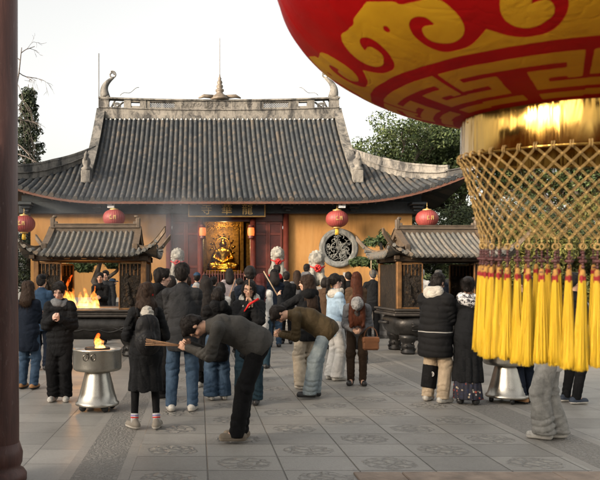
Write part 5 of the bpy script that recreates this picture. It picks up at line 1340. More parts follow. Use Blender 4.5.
    if T['kind'] != 'coat': g.cone(P0 - X*.05*k, P0 + X*.05*k, tw*.86 + .012, None, .05, ((0, 1, 0), 1.15)) if T['kind'] in ('jacket', 'puffer', 'sweater') else None; g.cone(mid, sh_c - .03*FW(lean), tw + .005, tw*.97, .06, ((0, 1, 0), 1.32))
    g.cone(sh_c - X*sw*.82, sh_c + X*sw*.82, .066*k + T['pad']*.5, None, .05); g.cone(sh_c + .02*FW(lean), N + .0*FW(neck), .085*k, .060*k + T['collar']*.5, .04)
    for (S_, E_, W_) in arms:
        We = W_ + nrm(E_ - W_)*.012
        g.cone(S_, E_, .062*k + T['pad']*.8, .052*k + T['pad']*.8 + T['loose']*.3, .03); g.cone(E_, We, .053*k + T['pad']*.8 + T['loose']*.3, .040*k + T['pad']*.6, .02)
    if T['collar']: g.cone(N - .02*FW(neck), N + .016*k*FW(neck), .062*k + T['collar'], .058*k + T['collar'], .012)
    if T['kind'] == 'coat':
        hz = T['hem']; a0 = P0 + np.array([0, .0, .05]); a1 = np.array([0, pel*.6 + .0, hz - .12]); g.cone(a0, a1, tw + .02, tw + T['flare'] + .03, .06, ((0, 1, 0), 1.22)); g.cut((0, 0, hz), (0, 0, -1))
    g.wrinkle(T.get('wr', .006), T.get('wf', 30), int(abs(at[1]*100)) % 997, 1.2)
    q_ = int(abs(at[0]*37)) % 7
    for (S_, E_, W_), z_ in zip(arms, (0, 2.)):
        g.folds(S_, E_, .13, .008, 4.5, .45, 1.12, q_ + z_); g.folds(E_, W_, .12, .008, 4.5, -.12, .5, q_ + z_ + 1); g.folds(E_, W_, .12, .006, 8, .6, 1.05, q_ + z_); g.folds(S_, sh_c*.3 + mid*.7, .16, .006, 3, .0, .8, q_ + z_)
    g.folds(P0 - ext*.1, sh_c, .30, .007 if lean < .5 else .0035, 5.5, .0, .55, q_); g.folds(mid, sh_c + .05*FW(lean), .30, .005, 3, .3, 1., q_ + 2.)
    if T['kind'] == 'coat':
        A = np.arctan2(g.ax[1][None, :, None] - pel, g.ax[0][:, None, None]); fal = np.clip((P0[2] - g.ax[2])/.35, 0, 1)[None, None, :]
        g.F = (g.F + .010*fal*(1 - 2*np.abs(np.sin(A*4.5 + q_ + .8*np.sin(2*A + q_)))**.8)*(np.abs(g.F) < .06)).astype(np.float32)
    if T['kind'] == 'puffer':
        Z = g.ax[2][None, None, :]; near = np.abs(g.F) < .06; g.F = np.where(near, g.F - .009*np.abs(np.sin(Z*PI/.085 + .4*np.sin(g.ax[0]*9)[:, None, None])) + .003, g.F).astype(np.float32)
    if T['kind'] in ('jacket', 'puffer', 'sweater'):
        hp_ = P0 - ext*(T['hem'] + .09); g.cut(hp_, -ext)
    nm = {'coat': 'coat', 'puffer': 'puffer_jacket', 'sweater': 'sweater'}.get(T['kind'], 'jacket')
    ob = g.build(nm, T['m'], r)
    if T.get('back') is not None: pass
    if T['hood']:
        g = SD(N - .32, N + .32, gr); bk = N + .02*up - fw*.07*k
        g.ell(bk - .025*up, np.array([.125, .08, .09])*k, HA, .03); 
        for s in (-1, 1): g.cone(bk + X*s*.08*k + .01*up, N + X*s*.07*k + fw*.08*k - .05*up, .05*k, .04*k, .08)
        g.ell(NT_ + .09*up + fw*.03, (.085*k, .085*k, .11*k), HA, .02, True); g.wrinkle(.01, 35, 4); g.build('hood', T['hood'], ob)
    # ---- bottom
    Bm = dict(kind='trousers', m=None, w=.02, flare=0., hem=.06, top=.03); Bm.update(bottom or {})
    g = SD([lo[0]-.1, lo[1]-.12, -.03], [hi[0]+.1, hi[1]+.12, 1.12*k], gr)
    if Bm['kind'] == 'trousers':
        bw = .84 if lean > .5 else 1.; g.cone(P0 - X*.05, P0 + X*.05, .118*k*bw, None, .05, ((0, 1, 0), 1.1)); g.cone(P0, P0 + .08*FW(lowlean*.6), .12*k*bw, .115*k*bw, .05, ((0, 1, 0), 1.25))
        for hp, K_, A_ in legs:
            g.cone(hp, K_, .09*k*bw + Bm['w']*.4*bw, .058*k + Bm['w'], .035); Ae = A_ + nrm(A_ - K_)*(.03 if Bm['hem'] < .08 else .0); g.cone(K_, Ae, .058*k + Bm['w'], .043*k + Bm['w'] + Bm['flare'], .03)
        for (hp, K_, A_), z_ in zip(legs, (0., 2.3)):
            R_ = .13 + Bm['w'] + Bm['flare']; q_ = int(abs(at[1]*53)) % 9 + z_
            g.folds(K_, A_, R_, .0075*min(1, .35 + Bm['w']*20) if Bm.get('wr', 1) > .005 else .002, 6, .5, 1.15, q_); g.folds(hp, K_, R_, .007*min(1, .35 + Bm['w']*20) if Bm.get('wr', 1) > .005 else .002, 5, .7, 1.1, q_ + 1); g.folds(K_, A_, R_, .006 if Bm.get('wr', 1) > .005 else .002, 5, -.1, .35, q_ + 2); g.folds(hp, K_, R_ + .03, .006, 4, -.1, .4, q_ + 1.5)
        g.wrinkle(Bm.get('wr', .005), 30, int(abs(at[0]*77 + at[1]*31)) % 991, 1.4); g.cut((0, 0, Bm['hem']), (0, 0, -1))
        g.build('trousers', Bm['m'], r)
    elif Bm['kind'] == 'skirt':
        g.cone(P0 + [0, 0, .04], (0, pel, Bm['hem'] - .1), .125*k, .2*k + Bm['flare'], .05, ((0, 1, 0), 1.15))
        A = np.arctan2(g.ax[1][None, :, None] - pel, g.ax[0][:, None, None]); g.F = (g.F + .010*np.sin(A*17)*(np.abs(g.F) < .06)*np.clip(1.0 - g.ax[2], .1, 1)[None, None, :]).astype(np.float32); g.wrinkle(.01, 20, 5, .5); g.cut((0, 0, Bm['hem']), (0, 0, -1)); g.build('skirt', Bm['m'], r)
    # ---- shoes
    if shoes:
        for (hp, K_, A_), yw in zip(legs, footyaw):
            L = np.array([A_[0], A_[1], 0]); dz = max(0, A_[2] - .085*k); g = SD(L - [.24, .24, .03], L + [.24, .24, .2], .0075 if res < .012 else .012); shoe_sd(g, A_, yw, k); V, Q = g.mesh(); V[:, 2] += dz
            me = link_mesh('shoe', V, Q, [shoes[0], shoes[1]], r, True); c_ = V[Q].mean(1)[:, 2] - dz; me.data.polygons.foreach_set('material_index', (c_ < .032).astype(np.int32))
    # ---- extras that belong to the clothing
    for ex in extras:
        if ex[0] == 'glasses':
            f = MB(); t = np.linspace(0, 2*PI, 15)[:-1]
            for s in (-1, 1): f.tube(np.array([toW((s*.033 + .025*math.cos(a), .105, .002 + .021*math.sin(a))) for a in t]), .0028*k, 5, closed=True); f.tube([toW((s*.058, .104, .006)), toW((s*.078, .0, .008))], .0024, 4)
            f.tube([toW((-.009, .107, .004)), toW((.009, .107, .004))], .0024, 4); f.build('glasses', ex[1], r)
        if ex[0] == 'beanie':
            g = SD(HC_ - .25, HC_ + .25, .008); g.ell(toW((0, -.022, .05)), np.array([.097, .115, .1])*k, HA); g.cut(toW((0, 0, .035)), -(up*.9 + fw*.35)); g.wrinkle(.006, 70, 2); g.build('beanie', ex[1], r)
        if ex[0] == 'cap':
            g = SD(HC_ - .28, HC_ + .28, .008); g.ell(toW((0, -.016, .045)), np.array([.092, .11, .09])*k, HA); g.cut(toW((0, 0, .045)), -up); g.ell(toW((0, .115, .05)), np.array([.07, .07, .018])*k, HA, .02); g.build('cap', ex[1], r)
        if ex[0] == 'scarf':
            f = SD(N - .3, N + .3, .009); c0 = N - .012*FW(neck)
            t = np.linspace(0, 2*PI, 15); pts = [c0 + X*.09*k*math.cos(a) + np.array([0, .085*k*math.sin(a), .012*math.sin(2*a)]) for a in t]
            for p_, q_ in zip(pts[:-1], pts[1:]): f.cone(p_, q_, ex[2] if len(ex) > 2 else .045, None, .03, ((0, 0, 1), .8))
            f.wrinkle(.014, 42, 8, .8); f.build('scarf', ex[1], r)
        if ex[0] == 'backhood': g = SD(N - .3, N + .25, .009); g.ell(N + np.array([0, -.15, -.085]), (.085, .05, .075)); g.ell(N + np.array([0, -.13, -.02]), (.05, .04, .05), k=.04); g.folds(N + np.array([0, -.2, .05]), N + np.array([0, -.2, -.18]), .15, .008, 4, 0, 1, 1.); g.wrinkle(.006, 40, 2); g.build('hood', ex[1], r)
        if ex[0] == 'clip': f = MB(); f.ball(toW(ex[2]), .022, 8, 6); f.build('hair_clip', ex[1], r)
        if ex[0] == 'earmuff':
            for s in (-1, 1): f = MB(); f.ball(toW((s*.095, 0, 0)), .035, 10, 7); f.build('ear_muff', ex[1], r)
        if ex[0] == 'patch':
            hp, K_, A_ = legs[ex[2]]; f = MB(); d = nrm(A_ - K_)
            f.lathe([(.001, -.0), (.002, 0)], 3) if False else None
            g = SD(np.minimum(K_, A_) - .2, np.maximum(K_, A_) + .2, .009); g.cone(K_ + d*.02, A_ - d*.02, .058*k + Bm['w'] + .016, .043*k + Bm['w'] + .026, .02); g.cut(K_ + d*.02, -d); g.cut(K_ + d*.33*k, d); g.build('calf_patch', ex[1], r)
            f = MB(); rr_ = .058*k + Bm['w'] + .017; c0 = K_ + d*.13*k + np.array([-math.sin(rz)*rr_, -math.cos(rz)*rr_, 0]); t = np.linspace(0, 2*PI, 13)[:-1]; f.tube(np.stack([c0[0] + .02*np.cos(t), c0[1] + 0*t, c0[2] + .027*np.sin(t)], 1), .006, 5, closed=True)
            for x_ in (-.008, .008): f.ball((c0[0]+x_, c0[1], c0[2]+.008), .006, 6, 4)
            f.ball((c0[0], c0[1], c0[2]-.008), (.006, .005, .009), 6, 4); f.build('patch_emblem', ex[3], r)
        if ex[0] == 'sock':
            for hp, K_, A_ in legs:
                d = nrm(A_ - K_); f = MB(); f.tube([A_ - d*.10*k, A_ - d*.05*k, A_ + d*.02*k], [.046*k, .045*k, .046*k], 14); f.build('sock', ex[1], r)
                for dd_, m_ in ((.082, ex[2]), (.058, ex[3])): f = MB(); f.tube([A_ - d*(dd_)*k, A_ - d*(dd_-.014)*k], .0475*k, 14); f.build('sock_band', m_, r)
    r['_k'] = k
    return r, dict(arms=arms, head=HC_, N=N, P0=P0, up=up, fw=fw, legs=legs)
def W(r, p):      # point of a person's own frame in the world
    a = r.rotation_euler.z; return np.array([r.location.x + p[0]*math.cos(a) - p[1]*math.sin(a), r.location.y + p[0]*math.sin(a) + p[1]*math.cos(a), r.location.z + p[2]])
STICK = mat('incense_brown', (.36, .20, .10), .7); STICKR = mat('incense_red', (.45, .04, .03), .7)
def incense(label, p, d, L=.33, n=5, m=None, spread=.05, rad=.003, wrap=None):
    r = root('incense_sticks', label, 'incense', tuple(p), 0, 'incense held by visitors'); f = MB(); g = random.Random(int(abs(p[0])*1000))
    d = nrm(d)
    for i in range(n):
        q = nrm(d + np.array([g.gauss(0, spread), g.gauss(0, spread), g.gauss(0, spread)])); o = np.array([g.gauss(0, .004) for _ in range(3)]); f.tube([o - d*.06, o + q*L], rad, 5)
    f.build('sticks', m or STICK, r)
    if wrap: f = MB(); f.tube([-d*.08, d*.1], .014, 8); f.build('paper_wrap', wrap, r)
    return r
def bag(name, label, loc, sx, sy, sz, m, strap=.2, cat='bag'):
    r = root(name, label, cat, loc); f = MB(); f.box((-sx/2, -sy/2, 0), (sx/2, sy/2, sz), bev=min(sx, sy)*.25); f.box((-sx/2*1.02, -sy/2*1.05, sz*.6), (sx/2*1.02, sy/2*1.05, sz*.97), bev=.01); f.build('pouch', m, r)
    f = MB(); t = np.linspace(0, PI, 12); f.tube(np.stack([sx*.42*np.cos(t), 0*t, sz*.92 + strap*np.sin(t)], 1), .008, 6); f.build('strap', m, r); return r

C = cloth
BLK = C('black_cloth', (.0075, .0075, .008)); BLK2 = C('soft_black_wool', (.010, .0105, .0115), fold=.5); CHAR = C('charcoal_wool', (.024, .025, .027)); GREYJ = C('grey_twill', (.058, .055, .05)); NAV = C('navy_cloth', (.009, .013, .022)); BLUEJ = C('blue_jacket_cloth', (.025, .05, .09))
JEAN = C('blue_denim', (.024, .048, .085), c2=(.055, .088, .135)); JEAND = C('dark_teal_denim', (.02, .04, .055)); JEANL = C('faded_grey_blue_denim', (.16, .20, .225), c2=(.25, .29, .30)); GRJ = C('pale_grey_denim', (.20, .195, .18), c2=(.30, .29, .265))
CREAM = C('cream_trouser_cloth', (.42, .36, .28)); BEIGE = C('beige_cotton', (.34, .27, .19)); WHT = C('white_cloth', (.45, .44, .42)); FLEECE = C('pale_fleece', (.56, .53, .48), bump=0) if False else C('pale_fleece', (.42, .39, .34), fold=.8)
OLIVE = C('brown_olive_waxed_cotton', (.055, .038, .018), rough=.7); BROWN = C('brown_wool_coat', (.07, .042, .025)); SKYB = C('pale_blue_fleece', (.28, .38, .48)); PINKG = C('mauve_grey_knit', (.30, .25, .25)); GRYM = C('mid_grey_wool', (.11, .11, .115)); SLATE = C('slate_hood_cloth', (.13, .135, .14)); RED_C = C('red_cloth', (.5, .02, .02))
DKBR = C('dark_brown_corduroy', (.035, .022, .014))
SN_W = mat('white_sneaker', (.40, .38, .34), .6, var=.35, scale=30); SN_S = mat('white_rubber_sole', (.50, .47, .42), .6); SN_T = mat('taupe_suede', (.16, .13, .095), .8, bump=.3); SN_TS = mat('taupe_sole', (.24, .2, .155), .7); SN_B = mat('black_shoe', (.014, .013, .013), .45); SN_BS = mat('black_sole', (.02, .02, .02), .6); SN_BR = mat('tan_boot_suede', (.26, .13, .05), .8); SN_N = mat('navy_canvas', (.02, .028, .045), .7); SN_G = mat('grey_beige_trainer', (.20, .175, .14), .7)
GLS = mat('dark_glasses_frame', (.02, .015, .012), .35)
def plaid():
    n = NB('black_white_scarf'); o = n.coord(); e = n.noise(n.scale(o, (1, 1, 1.4)), 26, 3, .6, 1.0); return n.set(n.ramp(e, [(.46, (.03, .03, .035)), (.52, (.60, .59, .58))]), .85, 0, n.bump(n.noise(o, 30, 3), .4, .01))
def floral():
    n = NB('floral_hem_print'); o = n.coord(); c = n.voro(o, 26, 'F1', 'Color'); d = n.voro(o, 26); hsx = n.sep(c)
    col = n.ramp(hsx[0], [(.2, (.02, .025, .06)), (.45, (.42, .33, .22)), (.6, (.30, .05, .03)), (.8, (.52, .46, .36))], 'CONSTANT'); return n.set(n.mix(n.ramp(d, [(.25, 1), (.45, 0)]), (.016, .016, .026), col), .85)
def piped():
    n = NB('black_cloth_with_white_piping'); o = n.coord(); x, y, z = n.sep(o); l = n.math('ABSOLUTE', n.math('SUBTRACT', z, n.math('ADD', .93, n.math('MULTIPLY', n.math('SUBTRACT', n.noise(o, 4, 1), .5), .03))))
    return n.set(n.mix(n.ramp(l, [(.004, 1), (.007, 0)]), (.008, .008, .0085), (.32, .31, .29)), .8, 0, n.bump(n.noise(n.scale(o, (1, 1, .5)), 16, 3, .5, .8), .5, .015), spec=.15)
PIPED = piped()
PLAID = plaid(); FLOR = floral()
pose_pray = lambda k=1., y=.30, z=1.18: ((-.035, y, z*k), (.035, y, z*k))

# --- front row
x, y = G(238, 441)
p1, j1 = person('bowing man in a grey jacket and black trousers, bent double and facing left with incense', (x, y), R(90), 1.76, True, lean=1.36, lowlean=1.0, neck=1.40, headp=1.72, pel=-.21, hands=((-.03, .50, .93), (.05, .47, .95)), feet=((-.10, .02), (.10, -.03)), hair='short',
       top=dict(kind='jacket', m=GREYJ, hem=-.02, loose=.012, collar=.012), bottom=dict(m=BLK, w=.026, flare=.004), shoes=(SN_T, SN_TS), res=.0075, elbow=(.3, -.5, -.8), curl=.9)
incense('fan of thin incense sticks pointing left from the hands of the bowing man', W(p1, (0, .55, .95)), W(p1, (0, 1., .985)) - W(p1, (0, .55, .95)), .37, 7, None, .05, .0028)
x, y = G(146, 429)
p2, j2 = person('woman seen from behind in a long black coat with white striped socks', (x, y), R(8), 1.56, False, hands=((-.16, .22, 1.0), (.16, .22, 1.0)), feet=((-.135, .02), (.125, 0)), footyaw=(-.5, .35), hair='half', hairlen=.25, hairm=HBR, heady=.0, headp=.05,
       top=dict(kind='coat', m=BLK2, hem=.42, flare=.045, loose=.02, collar=.012), bottom=dict(m=BLK, w=-.006, hem=.15, wr=.004), shoes=(SN_G, SN_S), res=.0075, extras=(('sock', WHT, C('lilac_band', (.25, .2, .42)), RED_C), ('clip', RED_C, (.06, -.1, -.02)), ('backhood', FLEECE)))
bp = root('backpack', 'black backpack on the back of the woman in the long black coat', 'backpack', tuple(W(p2, (0, -.235, .82))), R(8)); g = SD((-.22, -.18, -.05), (.22, .18, .5), .009); g.cone((0, 0, .13), (0, .01, .3), .135, .12, .05, ((0, 1, 0), 1.7)); g.ell((0, -.06, .15), (.1, .06, .1)); g.wrinkle(.012, 30, 3); g.build('pack_body', C('black_nylon', (.014, .014, .015), rough=.5), bp)
for s in (-1, 1): f = MB(); f.tube([(s*.09, .05, .40), (s*.1, .12, .47), (s*.105, .19, .47)], .018, 6); f.build('shoulder_strap', BLK, bp)
x, y = G(182, 411)
p3, j3 = person('tall man seen from behind in a dark grey wool jacket, blue jeans and white sneakers', (x, y), R(-4), 1.80, True, hands=pose_pray(1.02, .3, 1.2), feet=((-.13, 0), (.12, .03)), footyaw=(-.25, .2), hair='short', top=dict(kind='jacket', m=CHAR, hem=.14, loose=.02, collar=.012), bottom=dict(m=JEAN, w=.02), shoes=(SN_W, SN_S), res=.0085)
x, y = G(160, 397)
person('man in profile looking right, wearing a black hooded jacket beside the left burner', (x, y), R(-72), 1.76, True, hands=pose_pray(1.02), hair='short', top=dict(kind='jacket', m=BLK2, hem=.14, loose=.02, hood=BLK), bottom=dict(m=BLK), shoes=(SN_B, SN_BS), res=.0085, skin=(.52, .33, .25))
x, y = G(249, 404)
p5, j5 = person('woman with glasses facing the camera in a black puffer coat, incense before her face', (x, y), R(172), 1.60, False, hands=((-.05, .20, 1.30), (.01, .22, 1.24)), hair='bob', headp=.2, hairm=HB, top=dict(kind='puffer', m=BLK2, hem=.22, pad=.018, loose=.03, hood=FLEECE), bottom=dict(m=JEAND, w=.03, flare=.02), shoes=(SN_B, SN_BS), res=.0075, extras=(('glasses', GLS),), elbow=(.5, -.3, -.9), curl=1.2)
incense('upright incense stick in a red wrapper held by the woman with glasses', W(p5, (-.02, .27, 1.31)), (.0, .0, 1.), .3, 2, None, .01, .004)
f = root('red_packet', 'red paper packet held slantwise by the woman with glasses', 'packet', tuple(W(p5, (.0, .28, 1.30))), 0); mb = MB(); mb.tube([(-.04, 0, -.09), (.02, -.02, .0), (.14, -.02, .07)], [.008, .014, .016], 7); mb.build('paper', RED_C, f)
x, y = G(218, 400)
person('short woman in a black puffer and wide blue jeans behind the bowing man', (x, y), R(10), 1.50, False, hands=pose_pray(.9), hair='bob', top=dict(kind='puffer', m=BLK, hem=.2, pad=.02, hood=BLK2), bottom=dict(m=JEAN, w=.03, flare=.035), shoes=(SN_W, SN_S), res=.009, feet=((-.11, 0), (.1, .02)))
x, y = G(206, 387)
person('woman with long straight dark hair and a black dress right of the tall man', (x, y), R(-6), 1.64, False, hands=pose_pray(.95), hair='long', hairlen=.42, hairm=HB, top=dict(kind='coat', m=BLK, hem=.25, flare=.03), bottom=dict(m=BLK), shoes=(SN_W, SN_S), res=.010)
x, y = G(311, 398)
p19, j19 = person('bowing man in a brown olive jacket and faded jeans, facing left', (x, y), R(84), 1.72, True, lean=1.30, lowlean=1.0, neck=1.3, headp=1.62, pel=-.20, hands=((-.03, .42, .86), (.06, .40, .88)), feet=((-.1, .03), (.1, -.05)), hair='short', top=dict(kind='jacket', m=OLIVE, hem=.03, loose=.016, collar=.015), bottom=dict(m=JEANL, w=.035, flare=.012), shoes=(SN_B, SN_BS), res=.0085, elbow=(.3, -.5, -.8), curl=.9)
x, y = G(307, 389)
p17, j17 = person('woman with long dark hair and cream wide trousers raising her left arm with incense', (x, y), R(20), 1.67, False, hands=((-.30, .30, 1.36), (.12, .25, 1.05)), hair='long', hairlen=.34, hairm=HBR, heady=-.6, top=dict(kind='jacket', m=BLK2, hem=.10, loose=.03, hood=BLK), bottom=dict(m=CREAM, w=.03, flare=.03), shoes=(SN_W, SN_S), res=.009)
incense('long incense sticks slanting up left from the raised hand of the woman in cream trousers', W(p17, (-.32, .36, 1.40)), (-.42, .1, .75), .40, 2, mat('pale_incense', (.5, .36, .22), .7), .03, .006)
x, y = G(334, 380)
p18, j18 = person('woman in a pale blue jacket and white scarf in profile facing right', (x, y), R(-70), 1.70, False, hands=((-.05, .26, 1.02), (.07, .32, 1.06)), hair='pony', hairm=HB, hairlen=.2, headp=.02, top=dict(kind='jacket', m=SKYB, hem=.12, loose=.02), bottom=dict(m=WHT, w=.03, flare=.03), shoes=(SN_W, SN_S), res=.0085, extras=(('scarf', FLEECE, .05),), skin=(.60, .38, .30))
x, y = G(357, 385)
p20, j20 = person('bowing woman in a white knit beanie and grey coat with long auburn hair', (x, y), R(168), 1.64, False, lean=1.0, lowlean=.55, neck=1.35, headp=1.5, pel=-.12, hands=((-.05, .28, .86), (.05, .28, .86)), feet=((-.09, 0), (.1, .0)), footyaw=(-.2, .2), hair='curtain', hairlen=.30, hairm=HR, top=dict(kind='jacket', m=GRYM, hem=.24, flare=.03, loose=.02), bottom=dict(m=DKBR, w=.012), shoes=(SN_B, SN_BS), res=.0085, extras=(('beanie', C('white_knit', (.10, .10, .10), c2=(.34, .335, .33), fold=.8)),), curl=1.0)
bag('handbag', 'tan leather handbag hanging by the bowing woman in the beanie', tuple(W(p20, (-.20, .22, .56))), .24, .10, .2, mat('tan_leather', (.20, .075, .025), .5, bump=.3), .16)
x, y = G(60, 401)
p24, j24 = person('woman in a black puffer and grey hood looking down at her hands, beside the brazier', (x, y), R(178), 1.57, False, hands=((-.05, .20, 1.10), (.04, .21, 1.12)), headp=.42, hair='bun', hairm=HB, feet=((-.09, 0), (.09, .01)), footyaw=(-.15, .15), top=dict(kind='puffer', m=BLK2, hem=.16, pad=.02, loose=.02), bottom=dict(m=BLK, w=.028, flare=.012), shoes=(SN_W, SN_S), res=.0075, elbow=(.4, -.3, -.9), curl=1.1, skin=(.55, .35, .27), extras=(('scarf', SLATE, .032),))
x, y = G(28, 389)
person('woman in a navy jacket, jeans and tan boots, half hidden by the wooden post', (x, y), R(-15), 1.58, False, hair='long', hairlen=.2, hairm=HBR, hands=pose_pray(.92), top=dict(kind='jacket', m=NAV, hem=.2, loose=.03), bottom=dict(m=JEAN, w=.02), shoes=(SN_BR, SN_BS), res=.0085)
x, y = G(41, 370)
person('man in a blue jacket and dark cap seen from behind at the left burner', (x, y), R(-10), 1.70, True, hair='short', hands=pose_pray(1.), top=dict(kind='jacket', m=BLUEJ, hem=.12, loose=.02), bottom=dict(m=NAV), shoes=(SN_B, SN_BS), res=.010, extras=(('cap', BLK),))
# --- right group
x, y = G(435, 402)
p29, j29 = person('man in a black puffer coat with a white hood and beige trousers', (x, y), R(-52), 1.69, True, hands=pose_pray(1., .3, 1.15), headp=.35, heady=-.1, feet=((-.13, .02), (.12, .0)), footyaw=(-.2, .2), hair='short', hairm=HB, top=dict(kind='puffer', m=PIPED, hem=.22, pad=.03, loose=.045, hood=FLEECE, flare=.03), bottom=dict(m=BEIGE, w=.03, flare=.004), shoes=(SN_W, SN_S), res=.0075, extras=(('patch', BLK, 0, WHT),))
x, y = G(468, 404)
p30, j30 = person('woman in a long black coat with a patterned scarf and a floral skirt hem', (x, y), R(-25), 1.63, False, hands=pose_pray(.95, .3, 1.15), headp=.2, hair='bun', hairm=HB, top=dict(kind='coat', m=BLK2, hem=.30, flare=.03, loose=.03), bottom=dict(kind='skirt', m=FLOR, hem=.07, flare=-.005), shoes=(SN_B, SN_BS), res=.0085, extras=(('scarf', PLAID, .055),))
x, y = G(527, 403)
person('person in dark jeans and tan boots hidden above the knee by the tassels', (x, y), R(30), 1.66, True, hair='short', hands=pose_pray(), top=dict(kind='jacket', m=NAV, hem=.12), bottom=dict(m=NAV, w=.02), shoes=(SN_BR, SN_BS), res=.010)
x, y = G(551, 439)
person('person in pale grey flared jeans whose upper half is behind the tassels', (x, y), R(62), 1.62, False, hair='long', hairlen=.3, hands=pose_pray(), feet=((-.07, .07), (.08, -.07)), footyaw=(.1, -.3), top=dict(kind='jacket', m=WHT, hem=.10), bottom=dict(m=GRJ, w=.035, flare=.03), shoes=(SN_W, SN_S), res=.0085)
x, y = G(571, 403)
person('person in black trousers and navy canvas shoes at the right edge behind the tassels', (x, y), R(-80), 1.68, True, hair='short', hands=pose_pray(), top=dict(kind='jacket', m=BLK, hem=.12), bottom=dict(m=BLK, w=.01), shoes=(SN_N, SN_S), res=.010)
# --- middle distance
def far(label, u, d, vtop, rz, male, hair, hairm, tm, bm, hands=None, res=.013, kindt='jacket', **kw):
    H_ = HC + (V0 - vtop)*d/FPX - kw.get('zoff', 0.); tk = dict(kind=kindt, m=tm, hem=.3 if kindt == 'coat' else .14, loose=.02); tk.update(kw.pop('tk', {}))
    return person(label, ((u-U0)*d/FPX, d), R(rz), H_, male, hair=hair, hairm=hairm, hands=hands, top=tk, bottom=dict(m=bm, w=.018), shoes=(SN_B, SN_BS), res=res, **kw)
far('man in a dark navy jacket seen from behind, right above the woman with glasses', 250, 11.6, 267, -4, True, 'short', HB, NAV, NAV, pose_pray(1.05, .3, 1.25), .010)
far('woman with long wine red hair over a white top, seen from behind', 261, 13.2, 274.5, -20, False, 'long', HW, WHT, JEAND, pose_pray(1.), .011, hairlen=.45)
far('woman in a white jacket half hidden behind the long dark hair near the doorway', 221, 13.4, 283, 12, False, 'bob', HB, WHT, BLK, pose_pray(.95), .011)
far('elderly person with grey hair facing the camera between two dark jackets', 196.5, 14.0, 283.5, 165, False, 'bob', HG, BLUEJ, BLK, None, .011, headp=.1)
p, j = far('person in a black quilted vest and black hat, seen from behind right of the doorway', 274.5, 17.5, 270.5, 0, False, 'long', HB, NAV, JEAN, pose_pray(1.1, .3, 1.3), .011, 'puffer', hairlen=.15, tk=dict(pad=.015, hem=.2), extras=(('beanie', BLK), ('earmuff', RED_C)))
far('person in a blue cap and blue coat far behind the tall man', 197, 18.5, 273, 0, False, 'short', HB, BLUEJ, BLK, None, .014, extras=(('cap', BLUEJ),))
far('woman in a mauve grey top with raised arms at the door fence', 229.5, 21.5, 269, 0, False, 'long', HB, PINKG, BLK, ((-.16, .3, 1.42), (.12, .32, 1.38)), .013, hairlen=.2)
incense('tall incense stick leaning by the woman in the mauve top', XZ(227, 303, 20.8), (.35, 0, 1.), .75, 1, None, 0, .012)
p, j = far('child like figure with a red scarf raising one hand beside the right door lion', 277.5, 24.0, 265.5, 40, False, 'short', HB, BLK, BLK, ((-.1, .3, 1.1), (.2, .3, 1.5)), .014, zoff=0., extras=(('scarf', RED_C, .06),))
far('man in a grey hooded jacket walking in front of the ochre wall', 306.5, 24.5, 264.5, -30, True, 'short', HB, SLATE if False else GRYM, BLK, None, .013, tk=dict(hood=GRYM, hem=.16))
far('woman with long auburn hair and a brown coat, seen from behind right of the lion', 356.5, 14.1, 273, 8, False, 'long', HR, BROWN, JEAND, pose_pray(.95), .010, hairlen=.42, tk=dict(hem=.28, loose=.04), feet=((-.1, 0), (.12, -.12)))
p, j = far('man in black holding a phone up with both arms before the ochre wall', 348.5, 20.5, 272.5, 0, True, 'short', HB, BLK, BLK, ((-.14, .34, 1.66), (.10, .34, 1.66)), .012, elbow=(.8, .1, -.6))
ph_ = root('phone', 'white phone held up by the person in black', 'phone', tuple(W(p, (-.02, .46, 1.78)))); mb = MB(); mb.box((-.04, -.005, -.08), (.04, .005, .08), bev=.004); mb.build('case', WHT, ph_)
far('man in a black jacket seen from behind holding incense under the pruned pine', 373, 20.0, 270.5, 0, True, 'short', HS, BLK2, BLK, ((-.14, .34, 1.36), (.0, .34, 1.4)), .012)
incense('pale incense stick standing up before the man under the pine', XZ(371, 272, 19.5), (0, 0, 1), .3, 1, mat('pale_incense', (.5, .36, .22), .7), 0, .012)
far('woman in a dark coat facing the camera through the fire', 100.5, 18.3, 273, 178, False, 'bun', HB, BLK2, BLK, pose_pray(1.), .012, 'coat', headp=.15)
far('person in a dark coat standing behind the woman seen through the fire', 106, 19.6, 271, 170, True, 'short', HB, CHAR, BLK, None, .014)
far('person in a blue cap at the right side of the fire', 111.5, 20.6, 279, -80, False, 'short', HB, BLUEJ, BLK, None, .014, extras=(('cap', BLUEJ),))
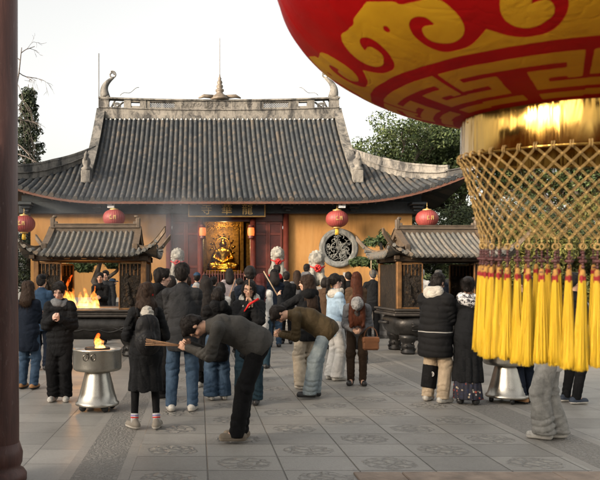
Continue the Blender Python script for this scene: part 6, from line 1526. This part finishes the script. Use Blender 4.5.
far('person in a blue coat between the left burner and the black hooded man', 148.5, 18.8, 272, 10, False, 'bob', HB, BLUEJ, BLK, None, .014)
far('older man with grey hair and a pale jacket seen through the right burner', 421, 19.5, 269, 150, True, 'short', HG, C('light_grey_jacket', (.33, .33, .33)), GRYM, None, .012)
far('man with greying hair and a navy jacket seen through the right burner', 438, 18.6, 270.5, -40, True, 'short', HS, NAV, BLK, None, .012)
far('short haired man facing the camera behind the right burner', 453, 21.0, 268, 180, True, 'short', HB, CHAR, BLK, None, .013)
far('dark haired person in a dark coat peeping out beside the burner and the blue coat', 171.5, 13.6, 276.5, 20, False, 'bob', HB, BROWN, BLK, None, .011)
far('person in a tan coat seen low behind the man in profile', 168.5, 15.2, 282, -60, False, 'bob', HBR, BEIGE, BLK, None, .012)
far('dark coated woman partly hidden by the blue jacket in front of the ochre wall', 341, 16.0, 276, -20, False, 'long', HB, BLK, BLK, None, .012, hairlen=.25)

for u, d, vt, rz, male, hair, hm, tm, lab in (
    (187.5, 17.2, 277, 30, False, 'bob', HBR, RED_C, 'person in a red jacket glimpsed between the hooded man and the tall man'),
    (213.5, 17.6, 277, -15, True, 'short', HB, CHAR, 'short haired person in charcoal among the heads below the statue'),
    (240, 16.0, 279, 20, False, 'bun', HB, BLK2, 'woman with her hair in a bun, below the statue and left of the navy jacket'),
    (286.5, 18.4, 272, -8, True, 'short', HB, BLK2, 'dark jacketed man between the right door lion and the raised incense'),
    (297, 21.5, 271, 15, False, 'long', HBR, GRYM, 'woman in grey right of the door lion with brown hair down her back'),
    (324.5, 17.0, 278, -35, False, 'bob', HB, BROWN, 'person in a brown coat just left of the pale blue jacket'),
    (268, 20.0, 276, 5, True, 'short', HB, NAV, 'man in navy at the right end of the door fence'),
    (205, 21.0, 275, -5, False, 'pony', HB, CHAR, 'woman with a ponytail at the left end of the door fence'),
    (381, 23.0, 274, 10, True, 'short', HB, NAV, 'man in navy beside the side wall of the right burner')):
    far(lab, u, d, vt, rz, male, hair, hm, tm, BLK, pose_pray(1.) if male else None, .014)
